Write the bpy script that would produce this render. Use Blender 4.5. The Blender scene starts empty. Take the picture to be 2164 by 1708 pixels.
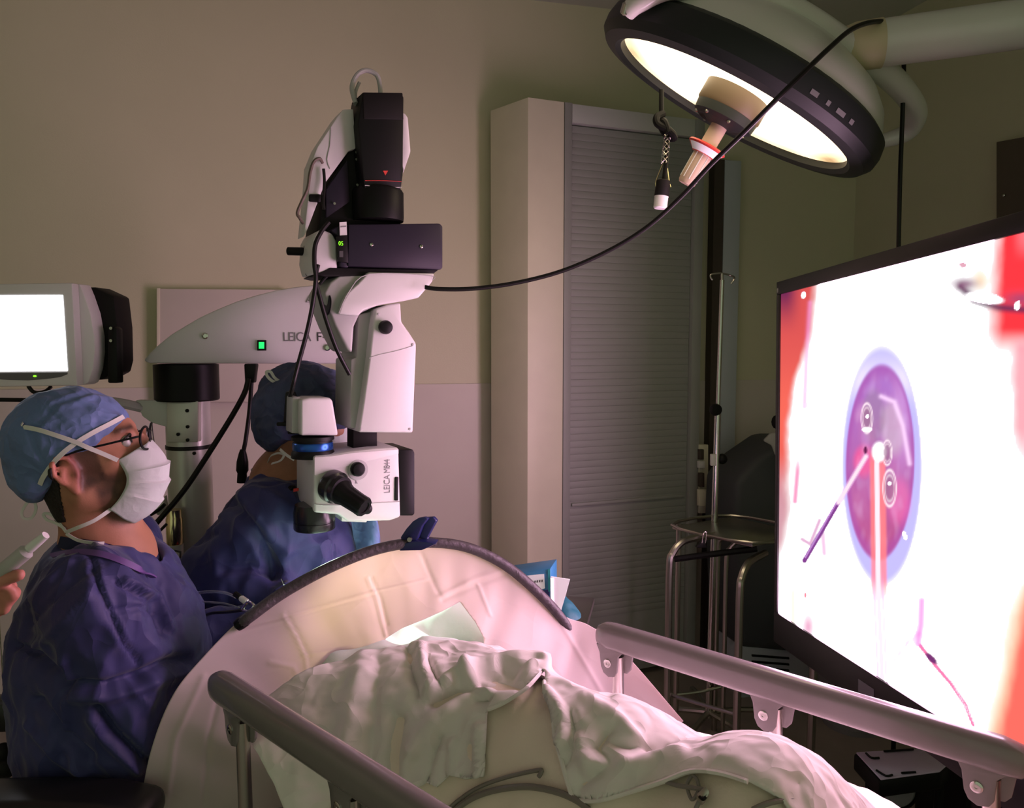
import bpy, bmesh, math, random
import numpy as np
from mathutils import Vector, Matrix, noise

random.seed(7)
SC = bpy.context.scene
COL = SC.collection
R = math.radians

# ------------------------------------------------------------------ camera
F, CX, CY, PITCH, CAMH = 1600.0, 1082.0, 854.0, R(4.5), 1.45
cam_d = bpy.data.cameras.new('camera')
cam_d.sensor_fit = 'HORIZONTAL'; cam_d.sensor_width = 36.0
cam_d.lens = 36.0 * F / 2164.0
cam_d.clip_start = 0.02
cam = bpy.data.objects.new('camera', cam_d); COL.objects.link(cam)
cam.location = (0, 0, CAMH); cam.rotation_euler = (R(90) - PITCH, 0, 0)
SC.camera = cam

# ------------------------------------------------------------------ world, view
world = bpy.data.worlds.new('world'); SC.world = world
world.use_nodes = True
world.node_tree.nodes['Background'].inputs[0].default_value = (0.80, 0.92, 0.62, 1)
world.node_tree.nodes['Background'].inputs[1].default_value = 0.40
SC.view_settings.view_transform = 'Standard'; SC.view_settings.look = 'None'
SC.view_settings.gamma = 1.0; SC.view_settings.use_curve_mapping = False
SC.view_settings.exposure = 0.0

TV_POWER, LAMP_POWER, MON_POWER = 18.0, 5.0, 5.0
def lamp(name, kind, loc, target, energy, color, **kw):
    d = bpy.data.lights.new(name, kind); d.energy = energy; d.color = color
    for k, v in kw.items(): setattr(d, k, v)
    o = bpy.data.objects.new(name, d); COL.objects.link(o); o.location = loc
    o.rotation_euler = (Vector(target) - Vector(loc)).to_track_quat('-Z', 'Y').to_euler()
    return o

# ------------------------------------------------------------------ measuring helpers
_fw = Vector((0, math.cos(PITCH), -math.sin(PITCH))); _up = Vector((0, math.sin(PITCH), math.cos(PITCH)))
def ray(px, py): return _fw + Vector((1, 0, 0)) * ((px - CX) / F) - _up * ((py - CY) / F)
def P(px, py, Y):
    d = ray(px, py); return Vector((0, 0, CAMH)) + d * (Y / d.y)
def PZ(px, py, z):
    d = ray(px, py); return Vector((0, 0, CAMH)) + d * ((z - CAMH) / d.z)
def PX(p):
    q = Vector(p) - Vector((0, 0, CAMH)); z = q.dot(_fw)
    return CX + F * q.x / z, CY - F * q.dot(_up) / z
def PXa(A):
    q = np.asarray(A, float) - np.array((0, 0, CAMH)); z = q @ np.array(_fw)
    return CX + F * q[:, 0] / z, CY - F * (q @ np.array(_up)) / z

def lin(h):
    h = h.lstrip('#'); out = []
    for i in (0, 2, 4):
        c = int(h[i:i+2], 16) / 255.0
        out.append(c / 12.92 if c <= 0.04045 else ((c + 0.055) / 1.055) ** 2.4)
    return tuple(out)

# ------------------------------------------------------------------ materials
MATS = {}
def mat(name, col, rough=0.5, metal=0.0, spec=0.5, var=0.0, vscale=8.0, bump=0.0, bscale=60.0, stretch=None,
        coat=0.0, tcol=None, crumple=None, trans=0.0, emit=None, estr=0.0, attr=None, sheen=0.0, ior=1.45, alpha=1.0, transl=0.0, ridged=False):
    if isinstance(col, str): col = lin(col)
    m = bpy.data.materials.new(name); m.use_nodes = True; MATS[name] = m
    nt = m.node_tree; N = nt.nodes; L = nt.links
    b = N['Principled BSDF']
    b.inputs['Base Color'].default_value = (*col, 1); b.inputs['Roughness'].default_value = rough
    b.inputs['Metallic'].default_value = metal; b.inputs['Specular IOR Level'].default_value = spec
    b.inputs['Coat Weight'].default_value = coat; b.inputs['Transmission Weight'].default_value = trans
    b.inputs['IOR'].default_value = ior; b.inputs['Alpha'].default_value = alpha
    b.inputs['Sheen Weight'].default_value = sheen
    if emit is not None:
        b.inputs['Emission Color'].default_value = (*(lin(emit) if isinstance(emit, str) else emit), 1)
        b.inputs['Emission Strength'].default_value = estr
    tc = N.new('ShaderNodeTexCoord'); mp = N.new('ShaderNodeMapping'); L.new(tc.outputs['Object'], mp.inputs[0])
    if stretch: mp.inputs['Scale'].default_value = stretch
    colsock = None
    if attr:
        a = N.new('ShaderNodeAttribute'); a.attribute_name = attr; colsock = a.outputs['Color']
    if var > 0:
        n = N.new('ShaderNodeTexNoise'); n.inputs['Scale'].default_value = vscale; n.inputs['Detail'].default_value = 5
        L.new(mp.outputs[0], n.inputs['Vector'])
        mr = N.new('ShaderNodeMapRange'); mr.inputs['To Min'].default_value = 1 - var; mr.inputs['To Max'].default_value = 1 + var
        mr.inputs['From Min'].default_value = 0.3; mr.inputs['From Max'].default_value = 0.7
        L.new(n.outputs['Fac'], mr.inputs['Value'])
        mx = N.new('ShaderNodeVectorMath'); mx.operation = 'MULTIPLY'
        if colsock: L.new(colsock, mx.inputs[0])
        else: mx.inputs[0].default_value = col
        cb = N.new('ShaderNodeCombineXYZ')
        for i in range(3): L.new(mr.outputs[0], cb.inputs[i])
        L.new(cb.outputs[0], mx.inputs[1]); colsock = mx.outputs[0]
    if colsock: L.new(colsock, b.inputs['Base Color'])
    if bump > 0:
        n2 = N.new('ShaderNodeTexNoise'); n2.inputs['Scale'].default_value = bscale; n2.inputs['Detail'].default_value = 4
        if ridged:
            n2.noise_type = 'RIDGED_MULTIFRACTAL'; n2.normalize = True
        L.new(mp.outputs[0], n2.inputs['Vector'])
        bp = N.new('ShaderNodeBump'); bp.inputs['Strength'].default_value = min(1, bump); bp.inputs['Distance'].default_value = 0.01 * max(1, bump)
        L.new(n2.outputs['Fac'], bp.inputs['Height']); L.new(bp.outputs[0], b.inputs['Normal'])
        if crumple:      # sharp facets of creased sheet material
            nw = N.new('ShaderNodeTexNoise'); nw.inputs['Scale'].default_value = crumple[0]*0.6; L.new(mp.outputs[0], nw.inputs['Vector'])
            vm = N.new('ShaderNodeVectorMath'); vm.operation = 'MULTIPLY_ADD'; vm.inputs[1].default_value = (0.25, 0.25, 0.25)
            L.new(nw.outputs['Color'], vm.inputs[0]); L.new(mp.outputs[0], vm.inputs[2])
            vo = N.new('ShaderNodeTexVoronoi'); vo.feature = 'F1'; vo.inputs['Scale'].default_value = crumple[0]; vo.inputs['Randomness'].default_value = 1.0
            L.new(vm.outputs[0], vo.inputs['Vector'])
            b2 = N.new('ShaderNodeBump'); b2.inputs['Strength'].default_value = 1.0; b2.inputs['Distance'].default_value = crumple[1]
            L.new(vo.outputs['Distance'], b2.inputs['Height']); L.new(bp.outputs[0], b2.inputs['Normal']); L.new(b2.outputs[0], b.inputs['Normal'])
    if transl > 0:
        t = N.new('ShaderNodeBsdfTranslucent')
        if tcol: t.inputs[0].default_value = (*tcol, 1)
        elif colsock: L.new(colsock, t.inputs[0])
        else: t.inputs[0].default_value = (*col, 1)
        ms = N.new('ShaderNodeMixShader'); ms.inputs[0].default_value = transl
        L.new(b.outputs[0], ms.inputs[1]); L.new(t.outputs[0], ms.inputs[2])
        L.new(ms.outputs[0], N['Material Output'].inputs['Surface'])
    return m

def emis_attr(name, attr, strength):
    m = bpy.data.materials.new(name); m.use_nodes = True; nt = m.node_tree; nt.nodes.clear()
    a = nt.nodes.new('ShaderNodeAttribute'); a.attribute_name = attr
    e = nt.nodes.new('ShaderNodeEmission'); e.inputs[1].default_value = strength
    o = nt.nodes.new('ShaderNodeOutputMaterial')
    nt.links.new(a.outputs['Color'], e.inputs[0]); nt.links.new(e.outputs[0], o.inputs[0])
    MATS[name] = m; return m

mat('wall', (0.57, 0.56, 0.385), 0.42, spec=0.35, var=0.02, vscale=3, bump=0.06, bscale=180)
mat('wainscot', (0.58, 0.54, 0.47), 0.4, spec=0.4, var=0.03, vscale=4)
mat('ceiling', (0.50, 0.52, 0.44), 0.8, var=0.02)
mat('floor', (0.27, 0.235, 0.20), 0.45, var=0.12, vscale=5)
mat('cream', (0.66, 0.64, 0.48), 0.45, var=0.03)
mat('tambour', (0.30, 0.315, 0.29), 0.5, var=0.03)
mat('tambour_frame', (0.50, 0.53, 0.49), 0.45)
mat('grey_post', (0.45, 0.50, 0.53), 0.5)
mat('dark_gap', (0.06, 0.045, 0.035), 0.6)
mat('brown', (0.11, 0.085, 0.065), 0.5, var=0.05)
mat('white_shell', (0.60, 0.595, 0.575), 0.42, var=0.02, coat=0.1)
mat('grey_shell', (0.40, 0.40, 0.385), 0.45)
mat('plate_metal', (0.55, 0.54, 0.50), 0.32, metal=0.35, var=0.04)
mat('black', (0.006, 0.006, 0.006), 0.45, spec=0.2)
mat('black_gloss', (0.01, 0.01, 0.011), 0.25)
mat('black_soft', (0.009, 0.008, 0.008), 0.6, spec=0.2)
mat('purple_box', (0.020, 0.016, 0.028), 0.45, spec=0.25)
mat('rubber', (0.007, 0.006, 0.006), 0.4, spec=0.3)
mat('blue_ring', (0.02, 0.09, 0.35), 0.25, metal=0.7)
mat('print_grey', (0.20, 0.20, 0.20), 0.6)
mat('print_dark', (0.05, 0.05, 0.05), 0.6)
mat('red', (0.45, 0.02, 0.02), 0.35)
mat('red_print', (0.6, 0.05, 0.04), 0.5)
mat('chrome', (0.62, 0.61, 0.58), 0.16, metal=1.0)
mat('steel', (0.42, 0.40, 0.36), 0.3, metal=1.0)
mat('brass', (0.75, 0.62, 0.36), 0.18, metal=1.0)
mat('green_led', (0, 0.3, 0.05), emit=(0.02, 1.0, 0.15), estr=1.4)
mat('led_digit', (0.1, 0.4, 0), emit=(0.25, 1.0, 0.02), estr=1.6)
mat('white_plastic', (0.68, 0.67, 0.66), 0.4)
mat('label_white', (0.6, 0.6, 0.58), 0.6)
mat('rail_grey', (0.19, 0.17, 0.165), 0.26, coat=0.35, var=0.05)
mat('rail_post', (0.55, 0.50, 0.47), 0.25, metal=0.9)
mat('mattress', (0.10, 0.10, 0.11), 0.5)
mat('gown', (0.032, 0.034, 0.125), 0.6, spec=0.35, sheen=0.15, var=0.12, vscale=6, bump=1.0, bscale=5.5, ridged=True, crumple=(9.0, 0.022), stretch=(1, 1, 0.6))
mat('gown_trim', (0.12, 0.06, 0.22), 0.6)
mat('scrub', (0.010, 0.014, 0.05), 0.8)
mat('cap_blue', (0.13, 0.20, 0.40), 0.65, sheen=0.1, var=0.12, vscale=14, bump=0.35, bscale=22, transl=0.15, crumple=(20.0, 0.006))
mat('cap_dark', (0.055, 0.07, 0.15), 0.6, var=0.40, vscale=9, bump=0.45, bscale=18, transl=0.12, crumple=(16.0, 0.012))
mat('cap_teal', (0.02, 0.25, 0.28), 0.6)
mat('band_white', (0.62, 0.62, 0.58), 0.75)
mat('mask_white', (0.62, 0.66, 0.64), 0.8, bump=0.2, bscale=30, transl=0.2, crumple=(22.0, 0.0013))
mat('skin', (0.4, 0.2, 0.13), 0.5, spec=0.35, attr='Col', bump=0.05, bscale=300)
mat('hair', (0.012, 0.009, 0.007), 0.7, bump=0.5, bscale=200)
mat('eye_white', (0.5, 0.47, 0.45), 0.2)
mat('lens', (0.9, 0.95, 0.95), 0.04, trans=1.0, ior=1.15)
mat('blanket', (0.74, 0.71, 0.66), 0.9, spec=0.1, sheen=0.1, var=0.02, vscale=20, bump=0.9, bscale=13, ridged=True, crumple=(13.0, 0.010))
mat('under_sheet', (0.80, 0.70, 0.58), 0.9, spec=0.1, var=0.04, bump=0.10, bscale=120)
mat('drape', (0.72, 0.68, 0.67), 0.55, spec=0.25, transl=0.45, tcol=(0.86, 0.62, 0.52), bump=0.12, bscale=9, crumple=(5.0, 0.010))  # warm transmission tint stands in for the peach light from behind
mat('inner_cloth', (0.70, 0.80, 0.74), 0.85, bump=0.15, bscale=25)
mat('arch_foam', (0.05, 0.042, 0.046), 0.5, bump=0.35, bscale=80)
mat('clamp_blue', (0.012, 0.016, 0.085), 0.35)
mat('tube_grey', (0.20, 0.18, 0.155), 0.4)
mat('clear_tube', (0.8, 0.82, 0.85), 0.1, trans=0.9, ior=1.2)
mat('bed_white', (0.62, 0.58, 0.54), 0.85, bump=0.1, bscale=80)
mat('teal_wrap', (0.01, 0.10, 0.13), 0.6, bump=0.3, bscale=25)
mat('box_blue', (0.03, 0.16, 0.30), 0.4)
mat('box_navy', (0.012, 0.02, 0.12), 0.4)
mat('paper_white', (0.88, 0.92, 0.92), 0.7)
mat('tv_black', (0.010, 0.010, 0.011), 0.3)
mat('label_dark', (0.12, 0.12, 0.13), 0.4)
mat('lamp_black', (0.016, 0.020, 0.019), 0.5, spec=0.3)
mat('lead_black', (0.004, 0.004, 0.004), 0.6, spec=0.15)
mat('lamp_white', (0.62, 0.61, 0.56), 0.3, coat=0.3)
mat('lamp_beige', (0.52, 0.45, 0.28), 0.45)
mat('handle_cream', (0.62, 0.48, 0.36), 0.5, transl=0.25)
mat('hub_tan', (0.10, 0.07, 0.04), 0.5)
mat('cover_grey', (0.055, 0.06, 0.065), 0.6, bump=0.3, bscale=8)
mat('bag_white', (0.5, 0.5, 0.47), 0.5, transl=0.3)
mat('bin_grey', (0.20, 0.20, 0.20), 0.45)
mat('purple_tray', (0.62, 0.52, 0.68), 0.35)
mat('stool_black', (0.008, 0.008, 0.008), 0.35)
mat('olive', (0.06, 0.05, 0.025), 0.5)
mat('wood_warm', (0.35, 0.20, 0.10), 0.5)

# ------------------------------------------------------------------ object helpers
def tag(o, label=None, cat=None, group=None, kind=None):
    if label: o['label'] = label
    if cat: o['category'] = cat
    if group: o['group'] = group
    if kind: o['kind'] = kind
    return o
def thing(name, label, cat, loc=(0, 0, 0), group=None):
    o = bpy.data.objects.new(name, None); COL.objects.link(o); o.location = loc
    o.empty_display_size = 0.05
    return tag(o, label, cat, group)
def worldloc(o):
    v = Vector((0, 0, 0))
    while o: v += Vector(o.location); o = o.parent
    return v
def setparent(o, parent):
    o.parent = parent
    o.matrix_parent_inverse = Matrix.Translation(-worldloc(parent)) if parent.parent is None else Matrix.Identity(4)
    if parent.parent is not None: o.matrix_parent_inverse = Matrix.Translation(-Vector((0, 0, 0)))
def mk(name, geo, m, parent=None, smooth=35, label=None, cat=None, group=None, kind=None):
    v, f = geo
    me = bpy.data.meshes.new(name); me.from_pydata([tuple(p) for p in v], [], [tuple(int(i) for i in q) for q in f])
    if smooth:
        me.polygons.foreach_set('use_smooth', [True] * len(me.polygons))
        if smooth < 180: me.set_sharp_from_angle(angle=R(smooth))
    if m: me.materials.append(MATS[m] if isinstance(m, str) else m)
    me.update()
    o = bpy.data.objects.new(name, me); COL.objects.link(o)
    if parent: setparent(o, parent)
    return tag(o, label, cat, group, kind)
def setcol(o, C, attr='Col'):
    a = o.data.color_attributes.new(attr, 'FLOAT_COLOR', 'POINT')
    C = np.asarray(C, np.float32)
    if C.shape[1] == 3: C = np.hstack([C, np.ones((len(C), 1), np.float32)])
    a.data.foreach_set('color', C.ravel())

# ------------------------------------------------------------------ geometry helpers -> (verts, faces)
def join(*gs):
    V, Fc = [], []
    for v, f in gs:
        n = len(V); V += [Vector(p) for p in v]; Fc += [tuple(i + n for i in q) for q in f]
    return V, Fc
def bev(geo, w, seg=2, ang=25):
    v, f = geo
    bm = bmesh.new(); vs = [bm.verts.new(p) for p in v]
    for q in f:
        try: bm.faces.new([vs[i] for i in q])
        except ValueError: pass
    bm.normal_update()
    bmesh.ops.recalc_face_normals(bm, faces=bm.faces)
    es = [e for e in bm.edges if len(e.link_faces) == 2 and e.calc_face_angle(0) > R(ang)]
    if w > 0: bmesh.ops.bevel(bm, geom=es, offset=w, segments=seg, profile=0.5, affect='EDGES', clamp_overlap=True)
    bm.verts.index_update()
    V = [p.co.copy() for p in bm.verts]; Fc = [tuple(p.index for p in q.verts) for q in bm.faces]
    bm.free(); return V, Fc
def hexa(c):
    return [Vector(p) for p in c], [(0, 3, 2, 1), (4, 5, 6, 7), (0, 1, 5, 4), (1, 2, 6, 5), (2, 3, 7, 6), (3, 0, 4, 7)]
def box(c, sx, sy, sz, rz=0, w=0.0, ax=None):
    c = Vector(c)
    if ax: X, Y, Z = [Vector(a).normalized() for a in ax]
    else: X, Y, Z = Vector((math.cos(rz), math.sin(rz), 0)), Vector((-math.sin(rz), math.cos(rz), 0)), Vector((0, 0, 1))
    co = [c + X * (a * sx / 2) + Y * (b * sy / 2) + Z * (d * sz / 2) for d in (-1, 1) for a, b in ((-1, -1), (1, -1), (1, 1), (-1, 1))]
    g = hexa(co)
    return bev(g, w) if w else g
def prism(pts, back, w=0.0, seg=2):
    n = len(pts); pts = [Vector(p) for p in pts]
    V = pts + [p + back for p in pts]
    Fc = [tuple(range(n)), tuple(range(2 * n - 1, n - 1, -1))] + [(i, i + n, (i + 1) % n + n, (i + 1) % n) for i in range(n)]
    return bev((V, Fc), w, seg)
def onplane(px, py, ref, Y0, phi):
    """point seen at (px,py) on the vertical plane through ref's column at depth Y0, turned by phi"""
    p0 = P(ref, 900, Y0); p0.z = 0
    nrm = Vector((math.sin(phi), -math.cos(phi), 0)); d = ray(px, py); c = Vector((0, 0, CAMH))
    t = (p0 - Vector((0, 0, 0))).dot(nrm) / d.dot(nrm)
    return c + d * t
def pp(poly, ref, Y0, phi, thick, w=0.004, off=0.0, seg=2):
    nb = Vector((-math.sin(phi), math.cos(phi), 0))
    return prism([onplane(x, y, ref, Y0, phi) + nb * off for x, y in poly], nb * thick, w, seg)
def catmull(pts, n=8, closed=False):
    pts = [Vector(p) for p in pts]; out = []; m = len(pts)
    rng = range(m) if closed else range(m - 1)
    for i in rng:
        if closed: a, b, c, d = pts[(i-1) % m], pts[i], pts[(i+1) % m], pts[(i+2) % m]
        else: a, b, c, d = pts[max(i-1, 0)], pts[i], pts[i+1], pts[min(i+2, m-1)]
        for k in range(n):
            t = k / n
            out.append(0.5 * ((2*b) + (c-a)*t + (2*a-5*b+4*c-d)*t*t + (3*b-a-3*c+d)*t**3))
    if not closed: out.append(pts[-1])
    return out
def tube(pts, r, n=10, sm=6, closed=False, flat=None):
    """round tube (or band with flat=(w,t,normal)) along a smooth path"""
    if sm: 
        if not isinstance(r, (int, float)):
            k = len(pts); rr = []
            for i in range(k - 1): rr += [r[i] + (r[i+1]-r[i]) * j / sm for j in range(sm)]
            r = rr + [r[-1]]
        pts = catmull(pts, sm, closed)
    pts = [Vector(p) for p in pts]; m = len(pts)
    if isinstance(r, (int, float)): r = [r] * m
    V, Fc = [], []; prev = None
    for i, p in enumerate(pts):
        if closed: t = pts[(i+1) % m] - pts[i-1]
        else: t = pts[min(i+1, m-1)] - pts[max(i-1, 0)]
        t = t.normalized() if t.length > 1e-9 else Vector((0, 0, 1))
        if flat is not None:
            a = Vector(flat[2]) - t * t.dot(Vector(flat[2])); a = a.normalized()
            b = t.cross(a)
            V += [p + b*flat[0]/2 + a*flat[1]/2, p - b*flat[0]/2 + a*flat[1]/2, p - b*flat[0]/2 - a*flat[1]/2, p + b*flat[0]/2 - a*flat[1]/2]
            continue
        if prev is None:
            a = t.orthogonal().normalized()
        else:
            a = (prev - t * prev.dot(t)).normalized()
        prev = a; b = t.cross(a)
        V += [p + (a * math.cos(2*math.pi*k/n) + b * math.sin(2*math.pi*k/n)) * r[i] for k in range(n)]
    if flat is not None: n = 4
    for i in range(m if closed else m - 1):
        for k in range(n):
            a0, a1 = i*n + k, i*n + (k+1) % n; j = (i+1) % m
            Fc.append((a0, a1, j*n + (k+1) % n, j*n + k))
    if not closed: Fc += [tuple(range(n-1, -1, -1)), tuple(range((m-1)*n, m*n))]
    return V, Fc
def lathe(prof, org, axis, n=28, closed_ends=True):
    """prof: list of (radius, height along axis)"""
    axis = Vector(axis).normalized(); a = axis.orthogonal().normalized(); b = axis.cross(a); org = Vector(org)
    V, Fc = [], []
    for r, h in prof:
        V += [org + axis*h + (a*math.cos(2*math.pi*k/n) + b*math.sin(2*math.pi*k/n)) * max(r, 1e-4) for k in range(n)]
    for i in range(len(prof) - 1):
        for k in range(n):
            Fc.append((i*n+k, i*n+(k+1) % n, (i+1)*n+(k+1) % n, (i+1)*n+k))
    if closed_ends: Fc += [tuple(range(n-1, -1, -1)), tuple(range((len(prof)-1)*n, len(prof)*n))]
    return V, Fc
def ball(c, r, n=14, scale=(1, 1, 1)):
    c = Vector(c); V, Fc = [], []
    m = n // 2
    for i in range(m + 1):
        th = math.pi * i / m
        for k in range(n):
            ph = 2*math.pi*k/n
            V.append(c + Vector((r*scale[0]*math.sin(th)*math.cos(ph), r*scale[1]*math.sin(th)*math.sin(ph), r*scale[2]*math.cos(th))))
    for i in range(m):
        for k in range(n): Fc.append((i*n+k, (i+1)*n+k, (i+1)*n+(k+1) % n, i*n+(k+1) % n))
    return V, Fc
def grid(Vfun, nu, nv):
    V = [Vfun(i/(nu-1), j/(nv-1)) for j in range(nv) for i in range(nu)]
    Fc = [(j*nu+i, j*nu+i+1, (j+1)*nu+i+1, (j+1)*nu+i) for j in range(nv-1) for i in range(nu-1)]
    return V, Fc
def text_geo(s, size, org, xdir, ydir, depth=0.0006, spacing=1.0, xs=0.64):
    cu = bpy.data.curves.new('t', 'FONT'); cu.body = s; cu.size = size; cu.space_character = spacing
    cu.extrude = depth / 2
    o = bpy.data.objects.new('t', cu); COL.objects.link(o)
    dg = bpy.context.evaluated_depsgraph_get(); me = bpy.data.meshes.new_from_object(o.evaluated_get(dg))
    x, y = Vector(xdir).normalized(), Vector(ydir).normalized(); z = x.cross(y); org = Vector(org)
    V = [org + x*(v.co.x*xs) + y*v.co.y + z*v.co.z for v in me.vertices]; Fc = [tuple(p.vertices) for p in me.polygons]
    bpy.data.objects.remove(o); bpy.data.curves.remove(cu); bpy.data.meshes.remove(me)
    return V, Fc
def pt_in(poly, x, y):
    ins = np.zeros(np.shape(x), bool); n = len(poly)
    for i in range(n):
        x1, y1 = poly[i]; x2, y2 = poly[(i+1) % n]
        c = ((y1 > y) != (y2 > y)) & (x < (x2-x1)*(y-y1)/((y2-y1) if y2 != y1 else 1e-9) + x1)
        ins ^= c
    return ins
def dist_poly(pl, x, y):
    d = np.full(np.shape(x), 1e9)
    for (x1, y1), (x2, y2) in zip(pl[:-1], pl[1:]):
        dx, dy = x2-x1, y2-y1; t = np.clip(((x-x1)*dx + (y-y1)*dy) / (dx*dx+dy*dy+1e-12), 0, 1)
        d = np.minimum(d, np.hypot(x-x1-t*dx, y-y1-t*dy))
    return d
def snap_edge(V, faces_all, kept, poly, maxd=16.0):
    """lay the cut edge of a cloth cleanly along the drawn outline"""
    inn = np.zeros(len(V), bool); out = np.zeros(len(V), bool); inn[faces_all[kept].ravel()] = True; out[faces_all[~kept].ravel()] = True
    ids = np.nonzero(inn & out)[0]; px, py = PXa(V); pl = list(poly) + [poly[0]]
    for i in ids:
        x, y = px[i], py[i]; bd, bp = 1e9, None
        for (x1, y1), (x2, y2) in zip(pl[:-1], pl[1:]):
            dx, dy = x2-x1, y2-y1; t = max(0, min(1, ((x-x1)*dx+(y-y1)*dy)/(dx*dx+dy*dy+1e-9))); qx, qy = x1+t*dx, y1+t*dy; d = math.hypot(x-qx, y-qy)
            if d < bd: bd, bp = d, (qx, qy)
        if bd < maxd: V[i] = np.array(P(bp[0], bp[1], V[i][1]))
    return V
def sstep(a, b, x):
    t = np.clip((x-a)/(b-a), 0, 1); return t*t*(3-2*t)

# ------------------------------------------------------------------ smooth implicit bodies
def smin(a, b, k):
    h = np.clip(0.5 + 0.5*(b-a)/k, 0, 1); return b*(1-h) + a*h - k*h*(1-h)
def smax(a, b, k): return -smin(-a, -b, k)
def d_ell(p, c, r, Rm=None):
    q = p - np.array(c, np.float32)
    if Rm is not None: q = q @ np.array(Rm, np.float32)
    r = np.array(r, np.float32); k0 = np.linalg.norm(q/r, axis=1); k1 = np.linalg.norm(q/(r*r), axis=1) + 1e-9
    return k0*(k0-1)/k1
def d_cap(p, a, b, ra, rb=None):
    rb = ra if rb is None else rb
    a = np.array(a, np.float32); b = np.array(b, np.float32); pa = p - a; ba = b - a
    h = np.clip(pa @ ba / (ba @ ba + 1e-12), 0, 1)
    return np.linalg.norm(pa - h[:, None]*ba, axis=1) - (ra + (rb-ra)*h)
def nets(fn, lo, hi, h):
    lo = np.array(lo, np.float32); hi = np.array(hi, np.float32)
    q = 4; n = (np.ceil((hi-lo)/(h*q)).astype(int) + 1)
    axs = [lo[i] + h*q*np.arange(n[i], dtype=np.float32) for i in range(3)]
    G = np.stack(np.meshgrid(*axs, indexing='ij'), -1).reshape(-1, 3)
    Dc = fn(G).reshape(n)
    N = n*q; fa = [lo[i] + h*(np.arange(N[i], dtype=np.float32) - (q-1)/2) for i in range(3)]
    D = np.repeat(np.repeat(np.repeat(Dc, q, 0), q, 1), q, 2).astype(np.float32)
    idx = np.argwhere(np.abs(D) < h*q*2.2)
    pts = np.stack([fa[i][idx[:, i]] for i in range(3)], -1)
    D[idx[:, 0], idx[:, 1], idx[:, 2]] = fn(pts)
    S = D < 0
    nc = np.array(D.shape) - 1
    cnt = np.zeros(nc, np.int8)
    offs = [(i, j, k) for i in (0, 1) for j in (0, 1) for k in (0, 1)]
    sl = lambda o: tuple(slice(o[i], o[i]+nc[i]) for i in range(3))
    for o in offs: cnt += S[sl(o)]
    act = np.argwhere((cnt > 0) & (cnt < 8)); vid = np.full(nc, -1, np.int64); vid[act[:, 0], act[:, 1], act[:, 2]] = np.arange(len(act))
    acc = np.zeros((len(act), 3)); num = np.zeros(len(act))
    for o in offs:
        for ax in range(3):
            if o[ax]: continue
            o2 = list(o); o2[ax] = 1
            a = D[act[:, 0]+o[0], act[:, 1]+o[1], act[:, 2]+o[2]]; b = D[act[:, 0]+o2[0], act[:, 1]+o2[1], act[:, 2]+o2[2]]
            m = (a < 0) != (b < 0); t = np.where(m, a/np.where(m, a-b, 1), 0)
            pos = np.tile(np.array(o, float), (len(act), 1)); pos[:, ax] += t
            acc[m] += pos[m]; num[m] += 1
    V = (act + acc/num[:, None])*h + (lo - h*(q-1)/2)
    Fc = []
    for ax in range(3):
        u, w = (ax+1) % 3, (ax+2) % 3
        a = [slice(None)]*3; b = [slice(None)]*3; a[ax] = slice(0, -1); b[ax] = slice(1, None)
        A, B = S[tuple(a)], S[tuple(b)]
        e = np.argwhere(A != B); e = e[(e[:, u] > 0) & (e[:, w] > 0) & (e[:, u] < nc[u]) & (e[:, w] < nc[w])]
        if not len(e): continue
        def cell(du, dw):
            c = e.copy(); c[:, u] -= du; c[:, w] -= dw; return vid[c[:, 0], c[:, 1], c[:, 2]]
        Q = np.stack([cell(1, 1), cell(0, 1), cell(0, 0), cell(1, 0)], 1)
        fl = ~A[e[:, 0], e[:, 1], e[:, 2]]; Q[fl] = Q[fl][:, ::-1]
        Fc.append(Q)
    Fc = np.vstack(Fc); Fc = Fc[(Fc >= 0).all(1)]
    return V, Fc
def vnormals(V, Fc):
    V = np.asarray(V, float); Fc = np.asarray(Fc); Nn = np.zeros_like(V)
    fn = np.cross(V[Fc[:, 2]]-V[Fc[:, 0]], V[Fc[:, 3]]-V[Fc[:, 1]])
    for k in range(4): np.add.at(Nn, Fc[:, k], fn)
    return Nn/(np.linalg.norm(Nn, axis=1)[:, None]+1e-12)
def relax(V, Fc, it=2, f=0.5):
    V = np.asarray(V, float).copy(); Fc = np.asarray(Fc)
    for _ in range(it):
        s = np.zeros_like(V); c = np.zeros(len(V))
        for k in range(4):
            a, b = Fc[:, k], Fc[:, (k+1) % 4]
            np.add.at(s, a, V[b]); np.add.at(c, a, 1); np.add.at(s, b, V[a]); np.add.at(c, b, 1)
        V += f*(s/np.maximum(c, 1)[:, None]-V)
    return V
def ridge(V, scale, seed=0.0, oct=3):
    return np.array([1-abs(noise.fractal(Vector((p[0]*scale[0]+seed, p[1]*scale[1]+seed, p[2]*scale[2])), 1.0, 2.0, oct)) for p in V])
def fbm(V, scale, seed=0.0, oct=3):
    return np.array([noise.fractal(Vector((p[0]*scale[0]+seed, p[1]*scale[1]+seed, p[2]*scale[2])), 1.0, 2.0, oct) for p in V])
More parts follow.
